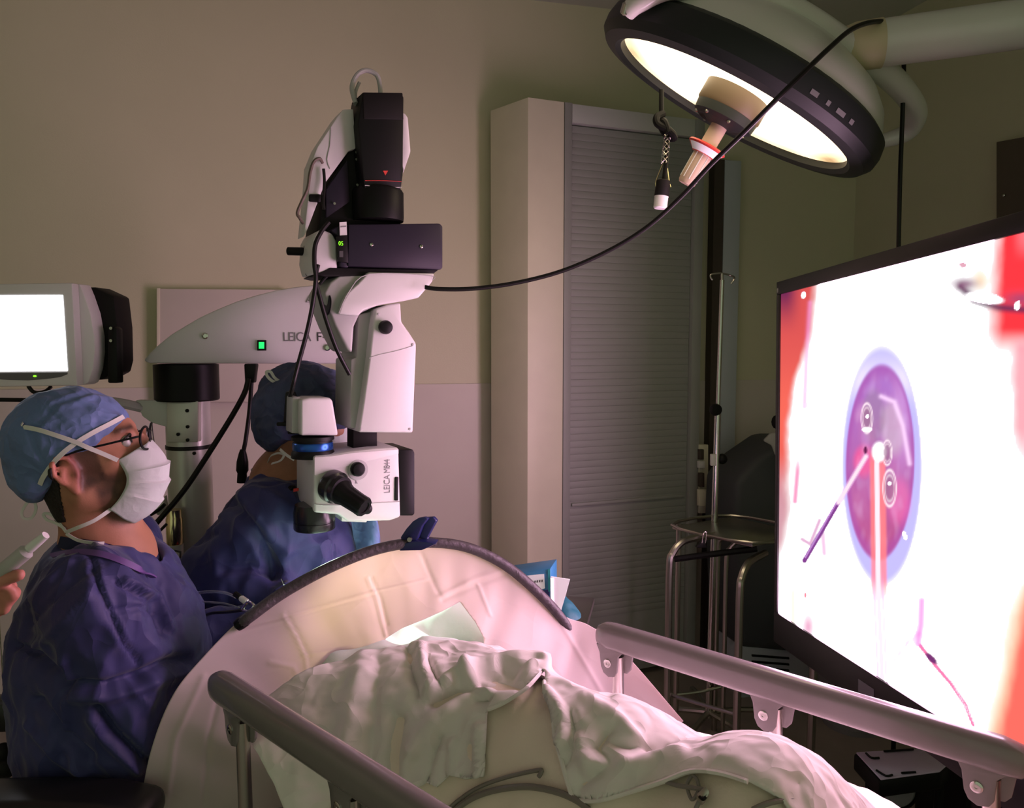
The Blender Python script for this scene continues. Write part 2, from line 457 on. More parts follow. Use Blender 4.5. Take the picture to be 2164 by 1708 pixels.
# ================================================================== THE ROOM
WX, WY, WS = 0.0, 3.3, 0.25
wd = Vector((1, WS, 0)).normalized(); wn = Vector((wd.y, -wd.x, 0))      # along the back wall / its normal towards the room
def WB(x): return Vector((x, WY + WS*x, 0))
CEIL = 2.9
def slab(a, b, z0, z1, thick, nrm):
    a, b = Vector(a), Vector(b); bk = -Vector(nrm)*thick
    q = [a, b, b+bk, a+bk]
    return hexa([p + Vector((0, 0, z0)) for p in q] + [p + Vector((0, 0, z1)) for p in q])
CORN = WB(1.655); rd = Vector((wd.y, -wd.x, 0))
LEFTC = WB(-3.1)
tag(mk('wall_back', slab(WB(-3.2), CORN + wd*0.1, 0, CEIL, 0.12, wn), 'wall', smooth=0), kind='structure')
tag(mk('wall_right', slab(CORN, CORN + rd*4.8, 0, CEIL, 0.12, -wd), 'wall', smooth=0), kind='structure')
tag(mk('wall_left', slab(LEFTC, Vector((LEFTC.x, -1.4, 0)), 0, CEIL, 0.12, (1, 0, 0)), 'wall', smooth=0), kind='structure')
tag(mk('floor', hexa([(-3.4, -1.5, -0.08), (3.2, -1.5, -0.08), (3.2, 4.2, -0.08), (-3.4, 4.2, -0.08), (-3.4, -1.5, 0), (3.2, -1.5, 0), (3.2, 4.2, 0), (-3.4, 4.2, 0)]), 'floor', smooth=0), kind='structure')
tag(mk('ceiling', hexa([(-3.4, -1.5, CEIL), (3.2, -1.5, CEIL), (3.2, 4.2, CEIL), (-3.4, 4.2, CEIL), (-3.4, -1.5, CEIL+.1), (3.2, -1.5, CEIL+.1), (3.2, 4.2, CEIL+.1), (-3.4, 4.2, CEIL+.1)]), 'ceiling', smooth=0), kind='structure')
# wall protection sheet up to 1.28 m, with a vertical joint every 1.22 m
tr = bpy.data.objects.new('trim_1', None); COL.objects.link(tr); tag(tr, kind='structure')
tr['label'] = 'pale protective sheeting on the lower half of the walls'
x = -3.05
while x < 1.62:
    x2 = min(x + 1.10, 1.64)
    g = slab(WB(x) + wn*0.006, WB(x2 - 0.004) + wn*0.006, 0.0, 1.283, 0.005, wn)
    mk('panel', bev(g, 0.001, 1), 'wainscot', tr, smooth=0); x = x2
mk('panel', slab(CORN - wd*0.006 + rd*0.01, CORN - wd*0.006 + rd*2.2, 0, 1.283, 0.005, -wd), 'wainscot', tr, smooth=0)

# shallow cream box fixed on the wall behind the microscope arm
a = onplane(335, 612, 335, P(335, 700, 1).y*2.92, math.atan(WS))
def wall_pt(px, py, off=0.0):
    d = ray(px, py); t = ((WB(0) + wn*off) - Vector((0, 0, 0))).dot(wn) / d.dot(wn); return Vector((0, 0, CAMH)) + d*t
t = thing('wall_box', 'shallow cream box panel on the wall behind the long white arm', 'wall panel', wall_pt(470, 780))
q = [wall_pt(333, 610, .05), wall_pt(610, 612, .05), wall_pt(610, 850, .05), wall_pt(333, 850, .05)]
mk('cover', prism(q, -wn*0.049, 0.004), 'wainscot', t)
mk('side_edge', prism([wall_pt(331, 609, .052), wall_pt(338, 609, .052), wall_pt(338, 851, .052), wall_pt(331, 851, .052)], -wn*0.05, 0.001), 'cream', t)

# brown wall cabinet on the right wall
def rwall_pt(px, py, off=0.0):
    n = -wd; d = ray(px, py); p0 = CORN + n*off; tt = p0.dot(n)/d.dot(n); return Vector((0, 0, CAMH)) + d*tt
t = thing('wall_cupboard', 'dark brown panel high on the wall above the big display', 'cupboard', rwall_pt(2140, 440))
q = [rwall_pt(2105, 300, .03), rwall_pt(2215, 280, .03), rwall_pt(2215, 470, .03), rwall_pt(2105, 470, .03)]
mk('door', prism(q, wd*0.028, 0.003), 'brown', t)
mk('knob', ball(rwall_pt(2122, 413, .033), 0.006, 10), 'chrome', t)

# ================================================================== TALL TAMBOUR CABINET
A0 = Vector((0.062, 3.0, 0)); A1 = Vector((0.82, 3.297, 0)); Ab = Vector((-0.087, 3.167, 0)); CT = 2.40
fd = (A1-A0).normalized(); fn_ = Vector((fd.y, -fd.x, 0))
t = thing('storage_cabinet', 'tall cream cabinet with grey roller shutter front against the back wall', 'cabinet', (A0 + A1)/2)
wb = Vector((-0.09, WB(-0.09).y - 0.012, 0)); wr = A1 - fn_*0.14
foot = [A0, A1, wr, wb, Ab]
def st(s): return A0 + fd*s
L0 = (A1-A0).length
s1 = 0.155
body = [A0, st(s1), st(s1) - fn_*0.10, st(L0-0.01) - fn_*0.10, A1 - fn_*0.10, wr, wb, Ab]
mk('body', bev((lambda n: ([Vector((p.x, p.y, 0)) for p in body] + [Vector((p.x, p.y, CT)) for p in body],
   [tuple(range(n-1, -1, -1)), tuple(range(n, 2*n))] + [(i, (i+1) % n, (i+1) % n + n, i+n) for i in range(n)]))(len(body)), 0.003), 'cream', t, smooth=20)
def face_box(sa, sb, z0, z1, d0, d1, w=0.0):
    g = hexa([st(sa) + fn_*d0 + Vector((0, 0, z0)), st(sb) + fn_*d0 + Vector((0, 0, z0)), st(sb) + fn_*d1 + Vector((0, 0, z0)), st(sa) + fn_*d1 + Vector((0, 0, z0)),
              st(sa) + fn_*d0 + Vector((0, 0, z1)), st(sb) + fn_*d0 + Vector((0, 0, z1)), st(sb) + fn_*d1 + Vector((0, 0, z1)), st(sa) + fn_*d1 + Vector((0, 0, z1))])
    return bev(g, w) if w else bev(g, 0)
mk('stile', face_box(s1+0.002, s1+0.034, 0.02, CT, -0.098, 0.0, 0.002), 'tambour', t)
mk('stile', face_box(L0-0.045, L0, 0.02, CT, -0.098, 0.0, 0.002), 'tambour', t)
mk('head_rail', face_box(s1+0.035, L0-0.046, CT-0.075, CT-0.002, -0.098, -0.002, 0.003), 'tambour_frame', t)
zt, zb = CT-0.08, 0.80
nsl = 54; hs = (zt - zb)/nsl
base = face_box(s1+0.036, L0-0.047, 0, hs*0.965, -0.05, -0.022, 0.0012)
me0 = None
for i in range(nsl):
    z = zb + i*hs
    if me0 is None:
        o = mk('slat', base, 'tambour', t); me0 = o.data
    else:
        o = bpy.data.objects.new('slat', me0); COL.objects.link(o); setparent(o, t)
    o.location = (0, 0, z)
mk('shutter_backing', face_box(s1+0.036, L0-0.047, 0.03, CT-0.08, -0.096, -0.0238), 'tambour', t)
mk('handle_bar', face_box(s1+0.05, L0-0.06, zb-0.02, zb-0.006, -0.05, -0.012, 0.003), 'tambour', t)
for i in range(17):
    o = bpy.data.objects.new('slat', me0); COL.objects.link(o); setparent(o, t); o.location = (0, 0, zb - 0.03 - (i+1)*hs)

# grey upright post right of the cabinet
t = thing('wall_post', 'grey upright service post standing between the cabinet and the drip stand', 'post', P(1512, 1500, 3.42))
c0 = WB(0.945); c0 = c0 + wn*0.055
mk('post', bev(slab(c0 + wn*0.0, c0 + wd*0.085, 0.0, 2.28, 0.05, wn), 0.006), 'grey_post', t)
mk('channel', slab(c0 - wd*0.05, c0 - wd*0.001, 0.0, 2.28, 0.05, wn), 'dark_gap', t, smooth=0)
# small wall gear low beside the post
t = thing('wall_outlet_strip', 'cream rail of small wall sockets low beside the grey post', 'outlets', P(1490, 1060, 3.3))
for j, (x0, y0, x1, y1, m) in enumerate([(1478, 940, 1497, 1085, 'cream'), (1479, 950, 1488, 972, 'dark_gap'), (1478, 975, 1490, 990, 'label_white'), (1480, 1000, 1489, 1030, 'dark_gap'), (1478, 1035, 1494, 1070, 'cream')]):
    mk('socket' if j else 'backplate', pp([(x0, y0), (x1, y0), (x1, y1), (x0, y1)], 1490, 3.30 - 0.012*j, R(21), 0.02, 0.002), m, t)

# ================================================================== DRIP STAND
t = thing('drip_stand', 'thin chrome drip stand with black clamp knobs beside the grey post', 'stand', P(1500, 1560, 2.75))
top = P(1526, 592, 2.75); bot = Vector((P(1506, 1090, 2.75).x - 0.0, 2.75, 0.0))
mk('pole', tube([top, P(1517, 866, 2.75)], 0.008, 12, 0), 'chrome', t)
mk('pole', tube([P(1517, 866, 2.75), bot + Vector((0, 0, 0.05))], 0.012, 12, 0), 'chrome', t)
mk('hook', tube([P(1506, 592, 2.75), P(1502, 586, 2.75), P(1504, 580, 2.75), P(1526, 578, 2.75), P(1546, 583, 2.75), P(1552, 588, 2.72), P(1545, 600, 2.72)], 0.0035, 8), 'steel', t)
mk('hook', tube([P(1526, 592, 2.75), P(1526, 584, 2.75), P(1526, 578, 2.75)], 0.005, 8), 'steel', t)
mk('clamp_knob', lathe([(0.004, -.012), (0.02, -.01), (0.023, 0), (0.02, .012), (0.004, .014)], P(1512, 866, 2.74), (0.3, -1, 0), 14), 'black', t)
mk('clamp_knob', ball(P(1526, 970, 2.76), 0.02, 12), 'black', t)
mk('clamp_body', box(P(1507, 972, 2.74), 0.02, 0.02, 0.042, 0, 0.003), 'label_white', t)
for k in range(5):
    a_ = 2*math.pi*k/5 + 0.3
    mk('foot', tube([bot + Vector((0, 0, 0.07)), bot + Vector((0.14*math.cos(a_), 0.14*math.sin(a_), 0.06)), bot + Vector((0.27*math.cos(a_), 0.27*math.sin(a_), 0.035))], 0.011, 8, 3), 'steel', t)

# ================================================================== STEEL INSTRUMENT STANDS
t = thing('instrument_stand', 'bent steel tube instrument stand with a flat tray top behind the far bed rail', 'instrument stand', P(1480, 1540, 2.55))
zT = P(1520, 1125, 2.6).z
fl, fr, bl, br = P(1410, 1500, 2.50), P(1556, 1560, 2.36), P(1428, 1500, 2.72), P(1640, 1500, 2.62)
def leg(a, z, toward, r=0.0125):
    a = Vector((a.x, a.y, 0.0)); d = (Vector((toward.x, toward.y, 0)) - a).normalized()
    return tube([a, a + Vector((0, 0, z*0.5)), a + Vector((0, 0, z-0.09)), a + Vector((0, 0, z-0.04)) + d*0.012, a + Vector((0, 0, z-0.01)) + d*0.045, a + Vector((0, 0, z)) + d*0.09, a + Vector((0, 0, z)) + d*0.2], r, 10, 5)
mk('leg', leg(fl, zT-0.01, bl + (br-bl)*0.6), 'steel', t)
mk('leg', leg(fr, zT-0.05, br), 'steel', t)
mk('leg', leg(P(1510, 1500, 2.75), zT-0.02, br, 0.010), 'steel', t)
mk('leg', leg(P(1528, 1500, 2.65), zT-0.03, br, 0.008), 'steel', t)
mk('leg', tube([Vector((bl.x, bl.y, 0)), Vector((bl.x, bl.y, zT))], 0.010, 10, 0), 'steel', t)
mk('cross_bar', tube([P(1415, 1468, 2.52), P(1480, 1488, 2.45), P(1550, 1508, 2.38)], 0.007, 8), 'steel', t)
mk('cross_bar', tube([P(1430, 1468, 2.70), P(1480, 1462, 2.72), P(1530, 1450, 2.74)], 0.006, 8), 'steel', t)
tp = [PZ(1420, 1112, zT), PZ(1545, 1092, zT), PZ(1700, 1125, zT), PZ(1590, 1150, zT)]
mk('tray', prism(tp, Vector((0, 0, -0.012)), 0.004), 'steel', t)
mk('tray_rim', tube([p + Vector((0, 0, 0.004)) for p in tp], 0.006, 8, 4, closed=True), 'steel', t)
mk('cross_bar', tube([P(1425, 1182, 2.55), P(1500, 1172, 2.52), P(1600, 1160, 2.48)], 0.011, 8), 'black', t)
t2 = thing('binder_clip', 'small black clip hanging from the edge of the instrument stand tray', 'clip', P(1483, 1160, 2.5))
mk('jaw', prism([P(1472, 1158, 2.48), P(1488, 1140, 2.48), P(1494, 1158, 2.48)], Vector((0, 0.02, 0)), 0.001), 'black', t2)
mk('wire_loop', tube([P(1484, 1148, 2.475), P(1487, 1128, 2.475), P(1493, 1126, 2.475), P(1491, 1148, 2.475)], 0.0015, 6), 'chrome', t2)

# covered machine in the dark behind the display
t = thing('covered_machine', 'bulky machine under a dark grey cover behind the steel stand', 'machine', P(1600, 1400, 3.0))
mk('cover', pp([(1552, 1120), (1556, 1020), (1596, 975), (1660, 930), (1760, 930), (1780, 1130), (1780, 1390), (1562, 1370)], 1600, 3.0, R(14), 0.26, 0.03, seg=3), 'cover_grey', t)
mk('cabinet_base', pp([(1566, 1365), (1770, 1385), (1770, 1500), (1566, 1480)], 1600, 3.02, R(14), 0.24, 0.01), 'grey_post', t)
for i in range(6):
    mk('vent_slot', pp([(1590, 1384 + i*13), (1668, 1390 + i*13), (1668, 1394 + i*13), (1590, 1388 + i*13)], 1600, 3.013, R(14), 0.012, 0), 'black', t)
for xx in (1575, 1750):
    mk('wheel', lathe([(0.035, 0), (0.042, .005), (0.042, .03), (0.035, .035)], Vector((P(xx, 1500, 3.1).x, 3.08, 0.043)), (1, 0.2, 0), 16), 'rubber', t)
t = thing('hanging_bag', 'crumpled translucent bag hanging behind the display edge', 'bag', P(1632, 960, 2.9))
mk('bag', bev(prism([P(1612, 932, 2.86), P(1628, 916, 2.86), P(1652, 914, 2.86), P(1652, 962, 2.86), P(1638, 964, 2.86), P(1630, 942, 2.86)], Vector((0.01, 0.03, 0)), 0.006), 0), 'bag_white', t)
mk('knob', ball(P(1640, 892, 2.86), 0.022, 12, (0.8, .8, 1.2)), 'black', t)
mk('stem', tube([P(1640, 892, 2.86), P(1644, 920, 2.87)], 0.004, 6, 0), 'black', t)

# floor level: trolley leg, foot unit, loose cable, bin
t = thing('trolley_leg', 'thin grey trolley leg with a black caster under the display', 'trolley', P(1712, 1640, 2.45))
zf = 0.0
pl = Vector((P(1713, 1600, 2.35).x, 2.35, 0))
mk('leg', tube([pl + Vector((0, 0, 0.10)), pl + Vector((0, 0, 0.60))], 0.013, 10, 0), 'steel', t)
mk('caster', join(lathe([(0.03, -0.012), (0.034, -0.006), (0.034, 0.006), (0.03, 0.012)], pl + Vector((0, 0, 0.035)), (1, 0.3, 0), 16), box(pl + Vector((0, 0, 0.085)), 0.03, 0.03, 0.05, 0, 0.004)), 'rubber', t)
ft = [PZ(1803, 1588, .30), PZ(1950, 1580, .30), PZ(2010, 1612, .30), PZ(1990, 1630, .30), PZ(1858, 1648, .30)]
t = thing('foot_unit', 'low trolley platform with a purplish grey top under the display', 'trolley', ft[0] - Vector((0, 0, 0.3)))
mk('platform', prism([p - Vector((0, 0, 0.004)) for p in ft], Vector((0, 0, -0.05)), 0.008), 'black', t)
ctr = sum(ft, Vector())/5
mk('top_panel', prism([ctr + (p-ctr)*0.95 for p in ft], Vector((0, 0, -0.006)), 0.003), 'purple_tray', t)
def ontop(px, py): return PZ(px, py, .3035)
for seg_ in ([(1830, 1592), (1842, 1602), (1858, 1602)], [(1868, 1588), (1900, 1586), (1930, 1584)], [(1852, 1628), (1872, 1640), (1886, 1638)], [(1905, 1634), (1935, 1632)]):
    mk('slot', tube([ontop(*s_) for s_ in seg_], 0.003, 6, 3), 'black', t)
mk('wheel', lathe([(0.045, -.02), (0.052, -.012), (0.052, .012), (0.045, .02)], PZ(1890, 1665, .2), (-.2, -1, 0), 24), 'bin_grey', t)
mk('wheel_tyre', lathe([(0.053, -.014), (0.06, -.01), (0.06, .014), (0.053, .018)], PZ(1890, 1665, .2), (-.2, -1, 0), 24, False), 'rubber', t)
mk('upright', tube([PZ(1925, 1640, .0) + Vector((0, .12, 0)), PZ(1925, 1640, .0) + Vector((0, .12, 0.42))], 0.008, 8, 0), 'black', t)
mk('rear_body', box(PZ(1985, 1640, .2) + Vector((0.10, .05, -.06)), 0.16, 0.2, 0.26, 0.2, 0.01), 'black', t)
for k_ in range(3):
    b_ = ft[[0, 2, 4][k_]]
    mk('caster', ball((b_.x + [0.05, -0.03, 0.02][k_], b_.y + [-0.0, 0, 0.03][k_], 0.03), 0.03, 12), 'rubber', t)
    mk('caster_stem', tube([(b_.x + [0.05, -0.03, 0.02][k_], b_.y + [0, 0, .03][k_], 0.05), (b_.x + [0.05, -0.03, 0.02][k_], b_.y + [0, 0, .03][k_], 0.26)], 0.012, 8, 0), 'black', t)
t = thing('plastic_bin', 'rounded grey plastic bin in the shadow below the display', 'bin', P(1830, 1620, 2.5))
bc = Vector((P(1830, 1500, 2.70).x, 2.80, 0))
mk('bowl', lathe([(0.06, 0.10), (0.12, 0.13), (0.17, 0.21), (0.19, 0.32), (0.195, 0.36), (0.18, 0.36), (0.15, 0.2), (0.05, 0.13)], bc, (0, 0, 1), 32), 'bin_grey', t)
mk('pedestal', lathe([(0.11, 0), (0.11, 0.02), (0.04, 0.04), (0.05, 0.12)], bc, (0, 0, 1), 24), 'bin_grey', t)
mk('floor_cable', tube([PZ(1600, 1590, .012), PZ(1635, 1600, .012), PZ(1662, 1622, .012), PZ(1652, 1646, .012), PZ(1610, 1655, .012), PZ(1585, 1640, .02), PZ(1600, 1612, .03), PZ(1640, 1615, .035), PZ(1650, 1635, .035)], 0.009, 8), 'rubber', None, label='loop of black cable lying on the floor behind the far bed rail', cat='cable')
t = thing('control_box', 'black control box with round knobs at the bottom corner below the display', 'control box', P(2150, 1708, 1.3))
mk('housing', pp([(2112, 1628), (2240, 1640), (2240, 1790), (2108, 1780)], 2130, 1.28, R(-35), 0.16, 0.006), 'black_soft', t)
for (xx, yy) in ((2146, 1680), (2160, 1694), (2130, 1712)):
    p_ = onplane(xx, yy, 2130, 1.28, R(-35)); nn = Vector((math.sin(R(-35)), -math.cos(R(-35)), 0))
    mk('knob', lathe([(0.007, -.002), (0.007, .006), (0.005, .008)], p_, nn, 14), 'purple_box', t)
# ================================================================== OPERATING MICROSCOPE
colc = Vector((P(398, 900, 2.22).x, 2.22, 0))
MS = thing('operating_microscope', 'white operating microscope hanging on its long floor stand arm in the middle', 'microscope', colc)
YA, PA = 2.13, R(4)
# --- stand column
column = mk('stand_column', lathe([(0.062, 0.02), (0.062, P(398, 846, 2.22).z)], colc, (0, 0, 1), 32), 'plate_metal', MS, label='pale metal column')
mk('base_plate', box(colc + Vector((0, 0, 0.05)), 0.40, 0.40, 0.08, 0.3, 0.02), 'white_shell', MS)
zc0, zc1 = P(398, 846, 2.22).z, P(398, 769, 2.22).z
mk('collar', lathe([(0.086, zc0), (0.0895, zc0+0.004), (0.0895, zc1-0.002), (0.08, zc1)], colc, (0, 0, 1), 36), 'black', MS, label='black swivel collar')
plate = mk('column_plate', pp([(352, 848), (418, 848), (418, 935), (352, 935)], 398, 2.150, R(2), 0.03, 0.003), 'plate_metal', MS)
for (xx, yy) in ((396, 868), (397, 902), (377, 918), (397, 930), (411, 958)):
    mk('bolt', lathe([(0.005, 0), (0.005, 0.004), (0.003, 0.006)], onplane(xx, yy, 398, 2.150, R(2)), (0, -1, 0), 10), 'black', plate)
mk('monitor_bracket', pp([(285, 846), (358, 846), (358, 905), (318, 893), (300, 880)], 330, 2.16, R(2), 0.03, 0.004), 'white_shell', MS)
mk('strap', lathe([(0.0645, P(398, 949, 2.2).z), (0.0645, P(398, 941, 2.2).z)], colc, (0, 0, 1), 32), 'rubber', MS)
mk('gas_spring', lathe([(0.021, 0), (0.023, .004), (0.023, .075), (0.021, .078), (0.021, 0.10)], P(370, 1150, 2.13), (0, 0, 1), 20), 'brass', MS, label='gold band on the metal cylinder, a highlight put into its colour')  # highlight on the metal cylinder, put in as a gold section
mk('spring_body', lathe([(0.0225, -0.13), (0.0225, 0)], P(370, 1150, 2.13), (0, 0, 1), 20), 'white_shell', MS)
lab = mk('rating_label', pp([(355, 1160), (383, 1166), (381, 1211), (354, 1205)], 370, 2.098, R(10), 0.003, 0.0), 'print_dark', MS, smooth=0)
mk('label_paper', pp([(355, 1164), (379, 1169), (377, 1206), (355, 1201)], 370, 2.096, R(10), 0.003, 0.0), 'label_white', lab, smooth=0)
for i in range(5):
    mk('text_line', pp([(358, 1171 + i*7), (374, 1174 + i*7), (374, 1176 + i*7), (358, 1173 + i*7)], 370, 2.095, R(10), 0.001, 0), 'print_grey', lab, smooth=0)
mk('push_bar', tube([P(342, 1222, 2.05), P(372, 1221, 2.05), P(405, 1216, 2.06), P(440, 1210, 2.08)], 0.012, 12, 3), 'red', MS, label='red push bar')
mk('push_plate', pp([(312, 1183), (353, 1180), (353, 1196), (318, 1200)], 340, 2.12, R(3), 0.04, 0.002), 'red', MS, label='dark red bracket')
# --- long curved swing arm
arm = mk('swing_arm', pp([(302, 762), (318, 744), (335, 728), (360, 708), (389, 690), (421, 671), (456, 655), (497, 638), (538, 625), (580, 614), (621, 607), (688, 600), (740, 612), (760, 700), (745, 750), (731, 769), (314, 768)], 500, YA, PA, 0.13, 0.006), 'white_shell', MS)
def ona(px, py, off=-0.001): return onplane(px, py, 500, YA, PA) + Vector((-math.sin(PA), math.cos(PA), 0))*off
ax_, az_ = Vector((math.cos(PA), math.sin(PA), 0)), Vector((0, 0, 1))
mk('maker_name', text_geo('LEICA', 0.036, ona(598, 721), ax_, az_, spacing=0.94, xs=0.88), 'print_grey', arm, smooth=0)
mk('model_name', text_geo('F', 0.036, ona(669, 721), ax_, az_, xs=0.88), 'print_dark', arm, smooth=0)
mk('model_number', text_geo('40', 0.036, ona(683, 721), ax_, az_, spacing=0.92, xs=0.88), 'print_grey', arm, smooth=0)
sw = mk('power_switch', pp([(544, 719), (563, 719), (563, 741), (544, 741)], 500, YA, PA, 0.01, 0.001, off=-0.004), 'black', arm)
mk('switch_lamp', pp([(548, 723), (559, 723), (559, 737), (548, 737)], 500, YA, PA, 0.004, 0.0005, off=-0.006), 'green_led', arm)
for (xx, yy) in ((434, 710), (692, 735)):
    mk('bolt', lathe([(0.009, 0), (0.009, .002), (0.006, .003), (0.006, .0005), (0.003, .0005)], ona(xx, yy), (0, -1, 0), 16), 'chrome', arm)
tri = [ona(647, 639), ona(661, 639), ona(654, 625)]
mk('warning_triangle', tube(tri, 0.0008, 5, 0, closed=True), 'print_dark', arm, smooth=0)
mk('warning_mark', ball(ona(654, 635), 0.0028, 8), 'print_dark', arm)

# --- optics head
YM, PM = 1.70, R(29)
nb = Vector((-math.sin(PM), math.cos(PM), 0)); xd = Vector((math.cos(PM), math.sin(PM), 0))
def om(px, py, off=0.0): return onplane(px, py, 663, YM, PM) + nb*off
def mp_(poly, thick, w=0.004, off=0.0, seg=2): return pp(poly, 663, YM, PM, thick, w, off, seg)
body = mk('optics_body', mp_([(663, 964), (700, 962), (740, 955), (790, 949), (843, 946), (847, 1093), (825, 1101), (735, 1103), (716, 1088), (664, 1084)], 0.17, 0.006, seg=3), 'white_shell', MS, label='white optics body')
mk('body_relief', mp_([(664, 966), (700, 964), (742, 957), (842, 949), (842, 960), (760, 978), (664, 1005)], 0.004, 0.0015, off=-0.002), 'white_shell', body)
mk('seam', tube([om(664, 1066, -.0005), om(700, 1068, -.0005), om(790, 1063, -.0005), om(844, 1060, -.0005)], 0.0012, 5, 3), 'grey_shell', body)
mk('model_name', text_geo('LEICA', 0.0215, om(824, 1042, -.0005), Vector((0, 0, 1)), -xd, spacing=0.95, xs=0.82), 'print_grey', body, smooth=0)
mk('model_number', text_geo('M844', 0.0215, om(824, 1000, -.0005), Vector((0, 0, 1)), -xd, spacing=0.9, xs=0.74), 'print_grey', body, smooth=0)
mk('grip_slot', mp_([(834, 1008), (842, 1008), (841, 1058), (833, 1058)], 0.01, 0.002, off=-0.003), 'black', body)
mk('rear_handle', mp_([(847, 952), (876, 951), (880, 958), (880, 1088), (876, 1092), (847, 1092)], 0.14, 0.004, off=0.01), 'black', MS)
def knob(name, px, py, prof, axis, m='black', par=None, n=20, off=0.0):
    return mk(name, lathe(prof, om(px, py, off), axis, n), m, par or MS)
nf = -nb
k1_ = mk('focus_knob_recess', lathe([(0.024, 0), (0.024, 0.003), (0.019, 0.0035)], om(756, 993), nf, 24), 'grey_shell', body)
knob('small_knob', 754, 991, [(0.016, 0), (0.017, .004), (0.0165, .012), (0.013, .016), (0.005, .0175)], nf, par=body)
# big conical drive handle pointing towards the viewer
hd = (nf*0.72 + xd*0.50 + Vector((0, 0, -0.40))).normalized()
hnd = mk('drive_handle', lathe([(0.036, -0.005), (0.038, 0.0), (0.038, 0.018), (0.034, 0.022), (0.034, 0.026), (0.032, 0.034)], om(700, 1026), (nf*0.85 + xd*0.45 + Vector((0, 0, -0.25))).normalized(), 32), 'black_gloss', body)
g = [(0.030, 0.02), (0.030, 0.034), (0.025, 0.05), (0.0235, 0.085), (0.024, 0.10), (0.022, 0.104), (0.014, 0.104), (0.0135, 0.101), (0.003, 0.101)]
V_, F_ = lathe(g, om(700, 1026), hd, 48)
ax0 = om(700, 1026)
for i_, v_ in enumerate(V_):
    if 2 <= i_//48 <= 5 and (i_ % 4) < 2:
        r_ = v_ - ax0; r_ = r_ - hd*r_.dot(hd); V_[i_] = v_ - r_*0.05
mk('handle_grip', (V_, F_), 'black', hnd)
knob('ball_knob', 771, 1073, [(0.006, 0), (0.0125, .004), (0.014, .010), (0.0125, .018), (0.006, .0225), (0.001, .023)], nf, par=body)
mk('index_mark', prism([om(750, 1022, -.0006), om(756, 1022, -.0006), om(752, 1015, -.0006)], nb*0.0005), 'print_grey', body, smooth=0)
lens_c = om(668, 1100, 0.062); lens_c.x += 0.012
zl = P(666, 1118, lens_c.y).z
lens_c.z = 0
lens = mk('objective_ring', lathe([(0.020, zl), (0.046, zl), (0.048, zl+.003), (0.048, zl+.018), (0.0465, zl+.019), (0.0465, zl+.021), (0.048, zl+.022), (0.048, zl+.042), (0.044, zl+.06)], lens_c, (0, 0, 1), 40), 'black_gloss', MS, label='black objective lens ring')
mk('assistant_mount', mp_([(735, 1090), (790, 1090), (790, 1114), (735, 1112)], 0.10, 0.003, off=0.05), 'white_shell', MS)
mk('side_knob', lathe([(0.008, 0), (0.016, .003), (0.016, .014), (0.010, .017)], P(624, 1040, 1.84), (-1, 0.3, 0), 18), 'black', MS)
mk('red_logo', prism([P(620, 1033, 1.80), P(629, 1032, 1.795), P(629, 1038, 1.795), P(620, 1040, 1.80)], Vector((0.002, 0.002, 0))), 'red_print', body, smooth=0)
# --- camera coupling on top of the body
zz = lambda py: P(668, py, lens_c.y).z
mk('coupling_base', lathe([(0.050, zz(966)), (0.050, zz(957)), (0.046, zz(950))], lens_c, (0, 0, 1), 36), 'black', MS)
mk('blue_ring', lathe([(0.0455, zz(951)), (0.0465, zz(949)), (0.0465, zz(936)), (0.045, zz(934))], lens_c, (0, 0, 1), 36), 'blue_ring', MS, label='blue anodised ring')
mk('coupling_top', lathe([(0.044, zz(935)), (0.044, zz(930)), (0.049, zz(929)), (0.049, zz(922))], lens_c, (0, 0, 1), 36), 'black', MS)
cube_f = [(640, 846), (660, 842), (704, 842), (709, 850), (721, 923), (640, 923)]
vc = mk('video_module', mp_(cube_f, 0.085, 0.006, off=0.02, seg=3), 'white_shell', MS, label='white video camera module')
mk('side_cover', mp_([(628, 842), (646, 842), (646, 922), (626, 920)], 0.06, 0.003, off=0.045), 'grey_shell', MS)
mk('connector_block', pp([(603, 828), (622, 828), (626, 842), (612, 880), (606, 900), (598, 898)], 610, 1.80, R(10), 0.03, 0.004), 'rubber', MS)
for (x0, y0, x1, y1) in ((584, 893, 608, 901), (607, 906, 625, 918)):
    mk('connector_plug', pp([(x0, y0), (x1, y0), (x1, y1), (x0, y1)], 610, 1.79, R(10), 0.016, 0.003), 'black', MS)
# --- neck post and lower carrier
mk('neck_post', mp_([(760, 905), (812, 905), (812, 955), (760, 955)], 0.05, 0.002, off=0.05), 'black_soft', MS)
car = mk('lower_carrier', mp_([(794, 653), (820, 644), (847, 640), (849, 680), (866, 704), (880, 726), (880, 740), (873, 915), (758, 914), (768, 850), (781, 757), (788, 690)], 0.12, 0.005, off=0.0, seg=3), 'white_shell', MS, label='white lower carrier housing')
mk('carrier_back', mp_([(766, 664), (800, 655), (800, 912), (748, 908), (750, 760), (762, 755)], 0.13, 0.004, off=0.03), 'grey_shell', MS)
mk('seam', tube([om(780, 757, -.0005), om(800, 750, -.0005), om(840, 741, -.0005), om(872, 731, -.0005)], 0.001, 5, 3), 'grey_shell', car)
knob('lock_knob', 812, 692, [(0.010, 0), (0.016, .004), (0.0165, .012), (0.014, .02), (0.006, .022)], nf, par=car)
for (xx, yy) in ((800, 664), (872, 728), (763, 907), (866, 907)):
    mk('screw', lathe([(0.003, 0), (0.003, .001), (0.0015, .0015)], om(xx, yy, -.0005), nf, 10), 'grey_shell', car)
